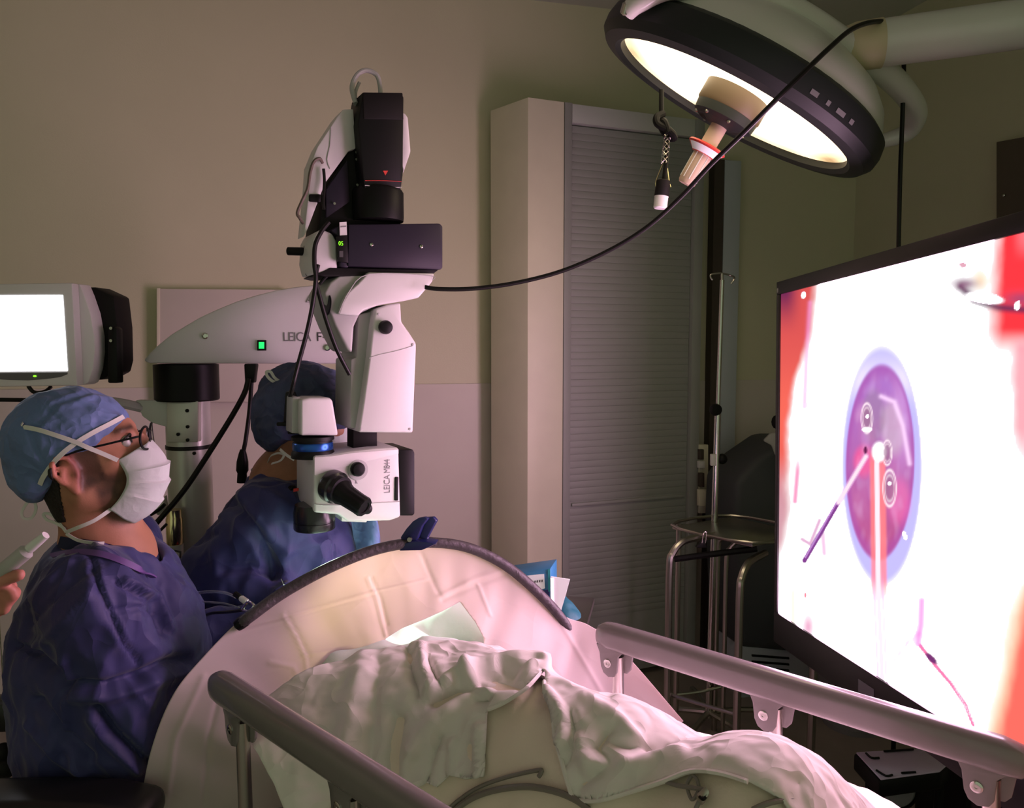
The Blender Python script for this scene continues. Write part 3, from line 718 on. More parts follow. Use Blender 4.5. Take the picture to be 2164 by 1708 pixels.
# --- tilt head
th = mk('tilt_head', mp_([(700, 596), (720, 582), (777, 575), (914, 578), (910, 596), (884, 628), (850, 636), (800, 646), (765, 662), (752, 690), (748, 746), (736, 738), (712, 690), (692, 640), (688, 618)], 0.15, 0.006, off=0.012, seg=3), 'grey_shell', MS)
mk('tilt_cover', mp_([(777, 576), (916, 578), (912, 596), (883, 630), (850, 637), (800, 645), (768, 656), (755, 668), (714, 664), (722, 640), (735, 617), (755, 600)], 0.02, 0.004, off=-0.006, seg=3), 'white_shell', MS, label='white cover of the tilting head')
mk('tilt_panel_edge', tube([om(714, 662, -.008), om(736, 616, -.008), om(778, 580, -.008), om(905, 583, -.008), om(912, 592, -.008)], 0.0011, 5, 4), 'grey_shell', th)
ov = mk('oval_cap', lathe([(0.001, 0.003), (0.015, .0025), (0.018, 0)], P(693, 645, 1.735), (-0.75, -0.6, 0.15), 24), 'purple_box', MS)
for v_ in ov.data.vertices: v_.co.z = P(693, 645, 1.735).z + (v_.co.z - P(693, 645, 1.735).z)*1.35
mk('screw', lathe([(0.003, 0), (0.003, .001), (0.0015, .0015)], om(899, 606, -.007), nf, 10), 'chrome', th)
# --- dark electronics box
pb = mk('control_unit', mp_([(737, 474), (930, 472), (936, 478), (936, 566), (932, 570), (735, 563)], 0.16, 0.004, off=0.0), 'purple_box', MS, label='dark purple control unit')
mk('unit_step', mp_([(700, 486), (722, 474), (738, 474), (738, 566), (720, 564), (718, 500)], 0.10, 0.004, off=0.004), 'purple_box', MS)
mk('white_side', mp_([(664, 505), (672, 488), (684, 483), (706, 492), (716, 510), (717, 572), (668, 578), (661, 550)], 0.12, 0.006, off=0.012, seg=3), 'white_shell', MS)
dsp = mk('display_panel', mp_([(711, 500), (733, 498), (735, 556), (714, 553)], 0.012, 0.001, off=-0.004), 'black', MS)
mk('digits', text_geo('05', 0.0135, om(714, 519, -.0052), xd, Vector((0, 0, 1)), xs=0.8, spacing=1.05), 'led_digit', dsp, smooth=0)
mk('button', mp_([(716, 531), (724, 531), (724, 544), (716, 544)], 0.002, 0, off=-0.0048), 'print_dark', dsp, smooth=0)
st_ = mk('white_sticker', mp_([(717, 470), (732, 469), (733, 497), (718, 498)], 0.001, 0, off=-0.0015), 'label_white', MS, smooth=0)
mk('text_line', mp_([(719, 478), (731, 477), (731, 480), (719, 481)], 0.0005, 0, off=-0.002), 'print_grey', st_, smooth=0)
for (xx, yy) in ((785, 517), (890, 521)):
    mk('screw', lathe([(0.004, 0), (0.004, .0015), (0.002, .002)], om(xx, yy, -.0005), nf, 12), 'chrome', pb)
hb = mk('handle_block', pp([(645, 514), (658, 514), (660, 580), (646, 584), (641, 560), (641, 520)], 650, 1.78, R(10), 0.05, 0.005), 'black_soft', MS)
mk('handle_bar', tube([P(609, 531, 1.80), P(648, 532, 1.79)], 0.0095, 14, 0), 'black_soft', MS)
mk('underside', mp_([(700, 565), (930, 570), (918, 579), (690, 584), (672, 580)], 0.13, 0.002, off=0.01), 'black_soft', MS)
# --- upper camera tower
sh = mk('shell_wing', mp_([(757, 221), (735, 222), (722, 238), (709, 258), (680, 302), (664, 342), (660, 407), (650, 497), (657, 484), (696, 381), (747, 312), (762, 307)], 0.06, 0.006, off=0.035), 'white_shell', MS)
mk('shell_wing', mp_([(855, 228), (868, 229), (875, 240), (881, 313), (864, 362), (858, 318)], 0.08, 0.006, off=0.035), 'white_shell', MS)
mk('shell_seam', tube([om(708, 260, .034), om(706, 300, .034), om(700, 330, .034), om(706, 350, .034)], 0.0012, 5, 3), 'grey_shell', sh)
mk('mechanism', mp_([(757, 250), (856, 240), (862, 330), (862, 472), (684, 486), (700, 392), (748, 314)], 0.12, 0.002, off=0.05), 'black_soft', MS)
mk('mechanism_bracket', mp_([(700, 395), (745, 330), (750, 420), (700, 455)], 0.01, 0.001, off=0.04), 'purple_box', MS)
for (xx, yy) in ((763, 315), (763, 330), (765, 385), (765, 400), (716, 425)):
    mk('screw', lathe([(0.003, 0), (0.003, .0015)], om(xx, yy, .035), nf, 8), 'steel', MS)
tow = mk('camera_tower', mp_([(766, 197), (850, 198), (854, 206), (852, 370), (848, 400), (770, 398), (757, 260)], 0.085, 0.004, off=0.0), 'black', MS, label='black camera tower')
mk('tower_cap', mp_([(766, 195), (851, 196), (853, 254), (768, 252)], 0.086, 0.003, off=-0.002), 'black_soft', tow)
mk('red_triangle', prism([om(809, 361, -.001), om(820, 361, -.001), om(814, 371, -.001)], nb*0.0008), 'red_print', tow, smooth=0)
mk('scale_ring', tube([om(771, 392, -.001), om(812, 396, -.001), om(848, 396, -.001)], 0.0009, 5, 4), 'label_white', tow)
mk('scale_ring', tube([om(771, 382, -.001), om(812, 382, -.001), om(848, 384, -.001)], 0.0007, 5, 4), 'red_print', tow)
tcc = om(812, 440, 0.045); tcc.z = 0
zt_ = lambda py: P(812, py, tcc.y).z
mk('tower_foot', lathe([(0.060, zt_(468)), (0.061, zt_(460)), (0.061, zt_(408)), (0.057, zt_(402)), (0.045, zt_(398))], tcc, (0, 0, 1), 36), 'black', MS)
mk('side_clip', mp_([(661, 405), (686, 405), (686, 423), (661, 421)], 0.03, 0.003, off=0.03), 'black', MS)
mk('cable_loop', tube([om(760, 210, .03), om(755, 175, .04), om(765, 148, .04), (om(785, 137, .04)), om(806, 148, .035), om(812, 172, .03), om(810, 200, .02)], 0.0055, 10), 'grey_shell', MS)
mk('cable_loop', tube([om(762, 212, .04), om(766, 180, .05), om(774, 160, .05)], 0.004, 8), 'grey_shell', MS)
mk('side_cable', tube([om(689, 338, .03), om(680, 331, .02), om(668, 338, .02), om(660, 362, .02), om(655, 395, .02), om(643, 422, .02), om(633, 447, .02), om(638, 458, .02), om(647, 468, .03)], 0.0036, 8), 'brown', MS)
mk('side_cable', tube([om(690, 352, .025), om(692, 380, .025), om(688, 420, .02), om(690, 440, .02)], 0.0035, 8), 'rubber', MS)
mk('signal_cable', tube([om(694, 470, -.003), om(678, 490, -.006), om(664, 520, -.008), om(662, 560, -.01), om(665, 590, -.01), om(659, 640, -.01), om(648, 700, -.005), om(634, 765, 0.01), om(622, 822, .02), P(612, 840, 1.79)], 0.0050, 10), 'rubber', MS)
mk('signal_cable', tube([om(672, 560, .0), om(666, 590, -.004), om(674, 625, -.004), om(690, 680, -.002), om(712, 738, .002), om(742, 792, 0.012)], 0.0050, 10), 'rubber', MS)
mk('short_strut', tube([om(700, 577, .02), om(688, 590, .02), om(680, 600, .02)], 0.004, 8), 'black', MS)

# cords that leave the arm
def cord(name, pts, r, label, m='rubber'):
    return mk(name, tube(pts, r, 8), m, None, label=label, cat='cord')
t = thing('power_cord', 'thick black power cord slanting down from the white arm past the column', 'cord', P(530, 772, 2.10))
mk('plug', pp([(515, 769), (541, 769), (536, 810), (517, 808)], 530, 2.10, R(3), 0.03, 0.004), 'black', t)
mk('cable', tube([P(525, 800, 2.09), P(517, 830, 2.08), P(490, 880, 2.05), P(440, 960, 2.0), P(390, 1035, 1.97), P(340, 1095, 1.96), P(300, 1140, 1.96), P(285, 1180, 1.97), P(280, 1230, 1.98)], 0.0075, 10), 'rubber', t)
t = thing('inline_cord', 'black cord hanging straight down from the white arm with an inline plug', 'cord', P(530, 772, 2.12))
mk('cable', tube([P(534, 775, 2.125), P(531, 815, 2.125), P(527, 870, 2.125), P(519, 930, 2.125), P(514, 955, 2.125)], 0.006, 10), 'rubber', t)
mk('inline_plug', lathe([(0.007, 0), (0.011, -.012), (0.016, -.035), (0.017, -.06), (0.013, -.068), (0.014, -.095)], P(513, 950, 2.125), (0.05, 0, 1), 16), 'black', t)
cord('thin_cord', [P(295, 1120, 2.0), P(300, 1145, 2.0), P(290, 1168, 2.0), P(310, 1150, 2.0), P(335, 1125, 2.0), P(352, 1108, 2.02)], 0.004, 'thin black cord looping behind the seated surgeon near the column')
cord('loose_cable', [P(300, 1180, 2.1), P(325, 1181, 2.1), P(352, 1176, 2.1)], 0.005, 'short black cord just above the red bracket on the column')
t = thing('latch_unit', 'small dark latch on the column behind the white mask', 'latch', P(330, 1080, 2.12))
mk('bracket', pp([(322, 1070), (345, 1050), (350, 1085), (332, 1090)], 340, 2.1, R(5), 0.03, 0.003), 'plate_metal', t)
mk('lever', tube([P(318, 1088, 2.09), P(335, 1078, 2.09), P(348, 1066, 2.09)], 0.005, 8), 'black', t)

# ================================================================== SMALL MONITOR ON THE LEFT
t = thing('computer_monitor', 'white bezel monitor with a blank bright screen above the seated surgeon', 'monitor', P(60, 830, 1.95))
YL, PL_ = 1.95, R(-2)
def ml(poly, thick, w=0.003, off=0.0): return pp(poly, 100, YL, PL_, thick, w, off)
mk('bezel', ml([(-160, 602), (152, 598), (163, 815), (-160, 820)], 0.03, 0.004), 'white_plastic', t)
mk('side_shell', ml([(60, 600), (153, 598), (163, 622), (176, 660), (185, 710), (186, 745), (182, 780), (172, 810), (163, 815), (60, 815)], 0.05, 0.004, off=0.030), 'white_plastic', t)
mk('rear_housing', ml([(60, 602), (160, 602), (195, 618), (203, 622), (211, 690), (213, 765), (207, 790), (176, 806), (60, 806)], 0.08, 0.006, off=0.081), 'black_soft', t)
scr = mk('screen', ml([(-150, 625), (133, 624), (143, 784), (-150, 786)], 0.002, 0.0, off=-0.0015), None, t, smooth=0)
m = mat('monitor_glow', (0.02, 0.02, 0.02), 0.3, emit=(0.92, 0.90, 1.0), estr=MON_POWER); scr.data.materials.append(m)
mk('button_strip', ml([(-150, 790), (143, 787), (143, 791), (128, 797), (100, 801), (60, 804), (20, 803), (-30, 800), (-150, 797)], 0.002, 0.0, off=-0.0018), 'label_dark', t, smooth=0)
mk('power_led', ball(onplane(75, 795, 100, YL, PL_) - Vector((0, .003, 0)), 0.0025, 8, (2, 1, 1)), 'led_digit', t)
mk('bracket', ml([(205, 692), (217, 688), (224, 694), (226, 812), (204, 812), (203, 770)], 0.03, 0.004, off=0.05), 'black', t)
for yy in (693, 720): mk('bolt', lathe([(0.004, 0), (0.004, .002)], onplane(214, yy, 100, YL, PL_) + Vector((0, .047, 0)), (0, -1, 0), 10), 'steel', t)
mk('cable', tube([P(60, 816, 1.97), P(70, 828, 1.97), P(85, 830, 1.97), P(98, 826, 1.98), P(107, 818, 2.0)], 0.005, 8), 'rubber', t)
t = thing('monitor_support', 'thin black support bar with a chrome swivel under the small monitor', 'support arm', P(60, 845, 2.0))
mk('bar', tube([P(-120, 844, 2.0), P(0, 845, 2.0), P(92, 846, 2.0)], 0.0055, 10, 0), 'black', t)
mk('swivel', lathe([(0.012, -.02), (0.014, -.012), (0.010, -.008), (0.015, 0), (0.010, .008), (0.013, .014)], P(88, 840, 2.0), (0, 0, 1), 18), 'chrome', t)
mk('link', tube([P(92, 846, 2.0), P(160, 848, 2.08), P(240, 850, 2.12), P(300, 862, 2.17)], 0.014, 10), 'grey_shell', t)
# ================================================================== PEOPLE
class Head:
    def __init__(s, ear, yaw, pitch, scale, half=0.078):
        F0 = Vector((math.cos(yaw), math.sin(yaw), 0)); s.L = Vector((-math.sin(yaw), math.cos(yaw), 0)); s.Rr = -s.L
        s.X = (F0*math.cos(pitch) + Vector((0, 0, math.sin(pitch)))).normalized()
        s.Z = (-F0*math.sin(pitch) + Vector((0, 0, math.cos(pitch)))).normalized()
        s.c = Vector(ear) - s.Rr*half*scale; s.s = scale
        s.M = np.array([list(s.X), list(s.L), list(s.Z)], np.float32).T
    def loc(s, p): return ((p - np.array(s.c, np.float32)) @ s.M)/s.s
    def W(s, x, y, z): return s.c + (s.X*x + s.L*y + s.Z*z)*s.s
    def at(s, px, py, lat):
        """world point seen at (px,py) in the head's own plane 'lat' metres to the right of its middle"""
        p0 = s.c + s.Rr*lat*s.s; d = ray(px, py); tt = (p0 - Vector((0, 0, CAMH))).dot(s.Rr)/d.dot(s.Rr)
        return Vector((0, 0, CAMH)) + d*tt
    def lxz(s, px, py, lat):
        p = s.at(px, py, lat) - s.c; return p.dot(s.X)/s.s, p.dot(s.Z)/s.s
    def on_ell(s, px, py, c, r, off=0.0):
        o = (np.array(s.loc(np.array([[0, 0, CAMH]], np.float32))[0]) - c)/r
        dw = np.array(ray(px, py)); d = (dw @ s.M/s.s)/r
        A, B, C = d @ d, 2*o @ d, o @ o - 1; disc = B*B - 4*A*C
        tt = (-B - math.sqrt(max(disc, 0)))/(2*A); p = o + d*tt
        p = p*r*(1+off) + c; return s.W(*p)

def d_head(q):
    d = d_ell(q, (0.003, 0, 0.05), (0.1, 0.077, 0.09))
    d = smin(d, d_ell(q, (0.05, 0, -0.015), (0.052, 0.058, 0.085)), 0.03)
    for sgn in (-1, 1):
        d = smin(d, d_cap(q, (0.0, sgn*0.052, -0.045), (0.075, sgn*0.018, -0.098), 0.02, 0.018), 0.025)
        d = smin(d, d_ell(q, (0.068, sgn*0.042, -0.002), (0.022, 0.02, 0.016)), 0.02)
    d = smin(d, d_ell(q, (0.082, 0, -0.102), (0.02, 0.024, 0.018)), 0.02)
    d = smin(d, d_ell(q, (0.090, 0, 0.048), (0.016, 0.05, 0.012)), 0.015)
    for sgn in (-1, 1): d = smax(d, -d_ell(q, (0.106, sgn*0.033, 0.026), (0.016, 0.016, 0.011)), 0.012)
    d = smin(d, d_cap(q, (0.098, 0, 0.035), (0.122, 0, -0.008), 0.008, 0.013), 0.012)
    for sgn in (-1, 1): d = smin(d, d_ell(q, (0.112, sgn*0.012, -0.012), (0.012, 0.009, 0.008)), 0.008)
    d = smin(d, d_ell(q, (0.100, 0, -0.047), (0.012, 0.024, 0.006)), 0.008)
    d = smin(d, d_ell(q, (0.098, 0, -0.060), (0.012, 0.020, 0.006)), 0.008)
    for sgn in (-1, 1):      # ears
        y = sgn*0.079
        d = smin(d, d_ell(q, (-0.004, sgn*0.074, 0.0), (0.018, 0.009, 0.026)), 0.01)
        arc = [(0.008, 0.012), (0.004, 0.028), (-0.010, 0.034), (-0.022, 0.024), (-0.024, 0.006), (-0.017, -0.012), (-0.008, -0.024)]
        yy = [0.078, 0.083, 0.087, 0.090, 0.089, 0.085, 0.080]
        for i in range(6):
            d = smin(d, d_cap(q, (arc[i][0], sgn*yy[i], arc[i][1]), (arc[i+1][0], sgn*yy[i+1], arc[i+1][1]), 0.0045), 0.004)
        d = smin(d, d_ell(q, (-0.002, sgn*0.079, -0.029), (0.009, 0.006, 0.011)), 0.006)
        d = smin(d, d_cap(q, (-0.012, sgn*0.083, 0.014), (-0.012, sgn*0.081, -0.012), 0.004), 0.004)
        d = smax(d, -d_ell(q, (-0.001, sgn*0.088, -0.003), (0.009, 0.010, 0.012)), 0.004)
        d = smin(d, d_ell(q, (0.009, sgn*0.077, -0.004), (0.004, 0.005, 0.006)), 0.004)
    return d

def skin_mesh(name, fn, lo, hi, h, parent, col, dark=None, it=1):
    V, Fc = nets(fn, lo, hi, h); V = relax(V, Fc, it, 0.4)
    o = mk(name, (V, Fc), 'skin', parent, smooth=180)
    C = np.tile(np.array(col, float), (len(V), 1)); n = fbm(V, (40, 40, 40), 3.0, 3)
    C *= (1 + 0.10*n)[:, None]
    if dark is not None: C = dark(V, C, n)
    setcol(o, C); return o

def crease_disp(V, Nn, lines, facing=True):
    """push the cloth in and out along drawn fold lines (valley beside ridge)"""
    px, py = PXa(V); D = np.zeros(len(V)); C = np.array((0, 0, CAMH)) - V; vis = (np.einsum('ij,ij->i', C, Nn) > -0.02) if facing else np.ones(len(V), bool)
    for pl, w, amp in lines:
        d = dist_poly(pl, px, py); D += amp*np.exp(-(d/w)**2)
    return V + Nn*(D*vis)[:, None]

# ------------------------------------------------------------------ seated surgeon
H1 = Head(P(150, 1000, 1.385), R(16), R(15), 1.03)
SG = thing('person', 'seated surgeon in dark blue gown, light blue cap, glasses and white mask', 'person', (-0.8, 1.5, 0.0))
nb1 = Vector((-0.825, 1.50, 1.0))
Fd = np.array((0.927, 0.375, 0)); Ld = np.array((-0.375, 0.927, 0)); RT = np.stack([Fd, Ld, np.array((0, 0, 1))], 1)
shn, shf = Vector((-0.762, 1.345, 0.985)), Vector((-0.885, 1.67, 0.99))
eln, wrn = Vector((-0.735, 1.375, 0.72)), Vector((-0.59, 1.51, 0.775))
elf, wrf = Vector((-0.80, 1.72, 0.74)), Vector((-0.58, 1.72, 0.80))
def f_s(p):
    q = H1.loc(p); d = d_head(q)*H1.s
    d = smin(d, d_cap(p, H1.W(-0.015, 0, -0.04), tuple(nb1 + Vector((0.02, 0, 0.04))), 0.060, 0.066), 0.03)
    d = smin(d, d_cap(p, tuple(nb1), (-0.80, 1.5, 0.62), 0.09, 0.12), 0.06)
    for a, e, w in ((shn, eln, wrn), (shf, elf, wrf)):
        d = smin(d, d_cap(p, tuple(nb1 - Vector((0, 0, 0.03))), a, 0.07, 0.05), 0.05)
        d = smin(d, d_cap(p, a, e, 0.05, 0.042), 0.02); d = smin(d, d_cap(p, e, w, 0.042, 0.03), 0.02)
        d = smin(d, d_ell(p, w + (w-e).normalized()*0.05, (0.045, 0.03, 0.025)), 0.02)
        for k in range(4):
            b0 = w + (w-e).normalized()*0.08 + Vector((0, 0.018*(k-1.5), 0)); d = smin(d, d_cap(p, b0, b0 + Vector((0.045, 0.01, -0.03)), 0.008, 0.007), 0.004)
    for sg in (-1, 1):
        hp = Vector((-0.80, 1.54 + 0.07*sg, 0.54)); kn = hp + Vector((0.29, 0.20, -0.08)); d = smin(d, d_cap(p, hp, kn, 0.075, 0.055), 0.04)
        d = smin(d, d_cap(p, kn, kn + Vector((0.0, 0, -0.36)), 0.052, 0.035), 0.02)
        d = smin(d, d_cap(p, kn + Vector((0, 0, -0.40)), kn + Vector((0.14, 0.04, -0.42)), 0.04, 0.03), 0.03)
    return d
def dark1(V, C, n):
    q = H1.loc(V.astype(np.float32)); x, y, z = q[:, 0], np.abs(q[:, 1]), q[:, 2]
    beard = sstep(0.012, 0.03, x)*sstep(-0.012, -0.03, z)*(1 - sstep(-0.105, -0.135, z))*sstep(0.0, 0.02, y + 0.02)
    side = sstep(0.026, 0.018, np.abs(x - 0.026))*sstep(-0.05, -0.03, z)*sstep(0.05, 0.03, z)
    m = np.clip(np.maximum(beard*0.72, side*0.8) + 0.25*n*(beard > 0.05), 0, 0.9)
    C = C*(1-m)[:, None] + np.array((0.035, 0.022, 0.018))*m[:, None]
    ear = sstep(0.072, 0.08, y)*sstep(0.05, 0.03, np.abs(z)); C = C*(1 - 0.35*ear)[:, None] + np.array((0.55, 0.16, 0.13))*(0.35*ear)[:, None]
    br = np.exp(-((z-0.050)/0.006)**2)*sstep(0.07, 0.085, x)*sstep(0.01, 0.02, y); C = C*(1-0.85*br)[:, None] + np.array((0.02, 0.013, 0.01))*(0.85*br)[:, None]
    return C
skin_mesh('body', f_s, (-1.02, 1.2, 0.02), (-0.28, 1.85, 1.46), 0.0052, SG, (0.40, 0.185, 0.115), dark1, 1)
for sgn in (-1, 1):
    ey = mk('eye', ball(H1.W(0.090, sgn*0.033, 0.026), 0.0125, 14), 'eye_white', SG)
    mk('iris', lathe([(0.006, 0), (0.004, 0.0012), (0.0005, 0.0015)], H1.W(0.090, sgn*0.033, 0.026) + H1.X*0.0122, H1.X, 14), 'hair', ey)
    mk('eyelid', tube([H1.W(0.088, sgn*0.048, 0.028), H1.W(0.100, sgn*0.040, 0.035), H1.W(0.103, sgn*0.031, 0.037), H1.W(0.099, sgn*0.020, 0.031)], 0.0022, 6), 'hair', ey)
# hair below the cap
def f_hair(p):
    q = H1.loc(p); d = smin(d_head(q)*H1.s, d_cap(p, H1.W(-0.015, 0, -0.04), tuple(nb1 + Vector((0.02, 0, 0.04))), 0.060, 0.066), 0.03) - 0.0035
    return np.maximum(np.maximum(d, q[:, 0] + 0.030 + 0.22*(-q[:, 2] - 0.02) + 0.002*np.sin(q[:, 2]*900)), np.maximum(-0.088 - q[:, 2], q[:, 2] - 0.02))
V, Fc = nets(f_hair, tuple(H1.W(-.05, 0, -.04) - Vector((.13, .13, .12))), tuple(H1.W(-.05, 0, -.04) + Vector((.13, .13, .12))), 0.004)
mk('hair', (relax(V, Fc, 1), Fc), 'hair', SG, smooth=180)
# gown
def f_g(p):
    d = d_ell(p, (-0.815, 1.50, 0.80), (0.182, 0.20, 0.27), RT)
    d = smin(d, d_ell(p, (-0.81, 1.50, 0.64), (0.19, 0.20, 0.16), RT), 0.05)
    for s_, e_, w_ in ((shn, eln, wrn), (shf, elf, wrf)):
        d = smin(d, d_cap(p, tuple(nb1 + Vector((0, 0, -0.02))), s_, 0.088, 0.082), 0.05)
        d = smin(d, d_cap(p, s_, e_, 0.084, 0.080), 0.045); d = smin(d, d_cap(p, e_, w_, 0.080, 0.046), 0.028)
    for sg in (-1, 1):
        hp = Vector((-0.80, 1.54 + 0.07*sg, 0.53)); d = smin(d, d_cap(p, hp, hp + Vector((0.30, 0.20, -0.08)), 0.10, 0.085), 0.05)
    n_ = (p - np.array(nb1 + Vector((0.03, 0, 0.045)), np.float32)); d = smax(d, -(np.linalg.norm(n_*np.array((1, 1, 0.55), np.float32), axis=1) - 0.078), 0.02)
    return d
V, Fc = nets(f_g, (-1.08, 1.2, 0.38), (-0.28, 1.92, 1.12), 0.006); V = relax(V, Fc, 2)
Nn = vnormals(V, Fc)
V = V + Nn*(0.026*(ridge(V, (8, 8, 4.5), 5.1, 2)-0.75) + 0.010*(ridge(V, (19, 19, 10), 1.7, 2)-0.75))[:, None]
V = crease_disp(V, Nn, [([(190, 1155), (207, 1230), (235, 1300), (262, 1360), (292, 1400)], 6.4799999999999995, -0.007), ([(198, 1150), (216, 1230), (244, 1300), (272, 1358)], 5.76, 0.004),
    ([(140, 1448), (220, 1452), (300, 1425), (360, 1395), (400, 1392)], 10.08, -0.022), ([(150, 1475), (230, 1475), (310, 1450), (390, 1425)], 11.52, 0.010),
    ([(36, 1365), (80, 1385), (125, 1425), (136, 1470)], 9.36, -0.016), ([(50, 1350), (100, 1365), (140, 1405), (150, 1440)], 8.64, 0.010),
    ([(205, 1500), (240, 1545), (300, 1600), (320, 1615)], 9.36, -0.020), ([(190, 1520), (228, 1575), (290, 1630)], 8.64, 0.010), ([(135, 1470), (145, 1540)], 5.76, 0.010),
    ([(250, 1230), (320, 1270), (345, 1340)], 7.199999999999999, -0.012), ([(270, 1225), (335, 1262), (362, 1330)], 7.199999999999999, 0.009), ([(240, 1290), (300, 1285), (345, 1300)], 5.04, -0.008),
    ([(40, 1300), (90, 1240), (150, 1190)], 8.64, 0.008), ([(60, 1320), (130, 1250), (200, 1200)], 7.199999999999999, -0.007), ([(90, 1360), (150, 1290), (195, 1240)], 7.92, 0.007),
    ([(60, 1530), (120, 1600), (180, 1640)], 8.64, 0.010), ([(80, 1480), (120, 1540), (190, 1600)], 10.08, -0.014)])
mk('gown', (V, Fc), 'gown', SG, smooth=180, label='dark blue surgical gown')
# collar edge and scrubs underneath
col1 = [P(118, 1160, 1.475), P(140, 1155, 1.43), P(185, 1150, 1.40), P(222, 1158, 1.40), P(262, 1190, 1.415), P(288, 1212, 1.45), P(296, 1180, 1.52), P(270, 1150, 1.57), P(200, 1135, 1.59), P(140, 1140, 1.55)]
def on_sdf(px, py, fn, off=0.003):
    dr = np.array(ray(px, py), np.float32); o_ = np.array((0, 0, CAMH), np.float32); t_ = 1.0
    for _ in range(200):
        dd = float(fn((o_ + dr*t_)[None, :])[0])
        if dd < 0.0005: break
        t_ += max(dd*0.6, 0.0005)
        if t_ > 2.4: break
    return Vector(o_ + dr*(t_ - off))
V_ng = [on_sdf(x, y, f_g, 0.012) for x, y in [(100, 1178), (120, 1172), (155, 1167), (195, 1168), (232, 1176), (268, 1190), (300, 1206), (325, 1220)]]
mk('neckline', tube(V_ng, 0.006, 8, 6, flat=(0.011, 0.003, (0.1, -0.8, 0.6))), 'gown_trim', SG)
V_ng = [on_sdf(x, y, f_s, 0.006) for x, y in [(126, 1146), (150, 1150), (190, 1154), (230, 1163), (262, 1174), (290, 1186)]]
mk('scrub_edge', tube(V_ng, 0.006, 8, 6, flat=(0.022, 0.004, (0.1, -0.9, 0.3))), 'scrub', SG)
mk('neckline', tube(col1, 0.007, 8, 6, closed=True, flat=(0.016, 0.003, (0.2, -0.6, 0.8))), 'gown_trim', SG)
V, Fc = nets(lambda p: np.maximum(d_ell(p, tuple(nb1 + Vector((0.012, 0, -0.01))), (0.095, 0.10, 0.085)), p[:, 2] - (nb1.z + 0.055) - 0.25*(-(p[:, 0] - nb1.x))), tuple(nb1 - Vector((.12, .12, .1))), tuple(nb1 + Vector((.14, .12, .12))), 0.006)
mk('scrub_collar', (V, Fc), 'scrub', SG, smooth=60)
# cap
capc, capr = np.array((-0.008, 0, 0.052)), np.array((0.113, 0.090, 0.104))
def f_c(p):
    q = H1.loc(p); d = d_ell(q, capc, capr); d = smin(d, d_ell(q, (-0.075, 0, 0.0), (0.045, 0.06, 0.045)), 0.03)
    return smax(d, (0.006 + 0.56*q[:, 0] + 0.030*np.exp(-((q[:, 0]+0.006)/0.030)**2) - q[:, 2])*0.87, 0.005)*H1.s
cc = H1.W(-.01, 0, .05)
V, Fc = nets(f_c, tuple(cc - Vector((.17, .17, .17))), tuple(cc + Vector((.17, .17, .17))), 0.0048); V = relax(V, Fc, 1)
Nn = vnormals(V, Fc); V = V + Nn*(0.006*(ridge(V, (16, 16, 16), 2.2, 3)-0.8))[:, None]
V = crease_disp(V, Nn, [([(60, 905), (75, 950), (105, 1000)], 5, -0.004), ([(75, 905), (120, 850), (190, 828), (250, 832)], 5, -0.004), ([(80, 915), (130, 860), (200, 836)], 5, 0.003), ([(110, 870), (130, 890)], 5, -.003)])
mk('surgical_cap', (V, Fc), 'cap_blue', SG, smooth=180, label='light blue surgical cap')
hv = H1.Rr
def oncap(px, py, off=0.03): return H1.on_ell(px, py, capc, capr, off)
def band(name, pts, w=0.0085, th=0.0015, par=SG, m='band_white', up=None):
    return mk(name, tube(pts, 0.004, 8, 5, flat=(w, th, up or hv)), m, par)
band('cap_band', [oncap(86, 1022), oncap(95, 1003), oncap(120, 970), oncap(152, 942), oncap(190, 918), oncap(230, 897), oncap(258, 882)], 0.0085)
band('mask_tie', [H1.at(249, 973, .070), H1.at(215, 958, .080), H1.at(185, 946, .088), oncap(160, 935, .06), oncap(120, 921, .05), oncap(85, 910, .05), oncap(55, 904, .04)], 0.008)
band('mask_tie', [H1.at(234, 1077, .058), H1.at(200, 1100, .072), H1.at(165, 1115, .072), H1.at(140, 1125, .055)], 0.007)
band('tie_loop', [oncap(55, 904, .05), H1.at(40, 903, .03), H1.at(24, 910, .02), H1.at(22, 925, .02), H1.at(32, 940, .02), H1.at(36, 925, .03), H1.at(50, 908, .04)], 0.005)
band('tie_loop', [oncap(52, 900, .05), H1.at(44, 880, .03), H1.at(37, 862, .02)], 0.006)
band('tie_loop', [H1.at(75, 1030, .03), H1.at(70, 1048, .02), H1.at(76, 1075, .02), H1.at(66, 1095, .02), H1.at(50, 1095, .02), H1.at(46, 1082, .02), H1.at(58, 1062, .02), H1.at(68, 1050, .02)], 0.005)
band('tie_loop', [H1.at(140, 1125, .05), H1.at(125, 1105, .03), H1.at(108, 1088, .02), H1.at(92, 1086, .02), H1.at(98, 1098, .02), H1.at(118, 1106, .03), H1.at(138, 1118, .04)], 0.005)
band('neck_tie', [H1.at(140, 1128, .05), P(165, 1142, 1.395), P(200, 1148, 1.39), P(220, 1148, 1.40)], 0.006)
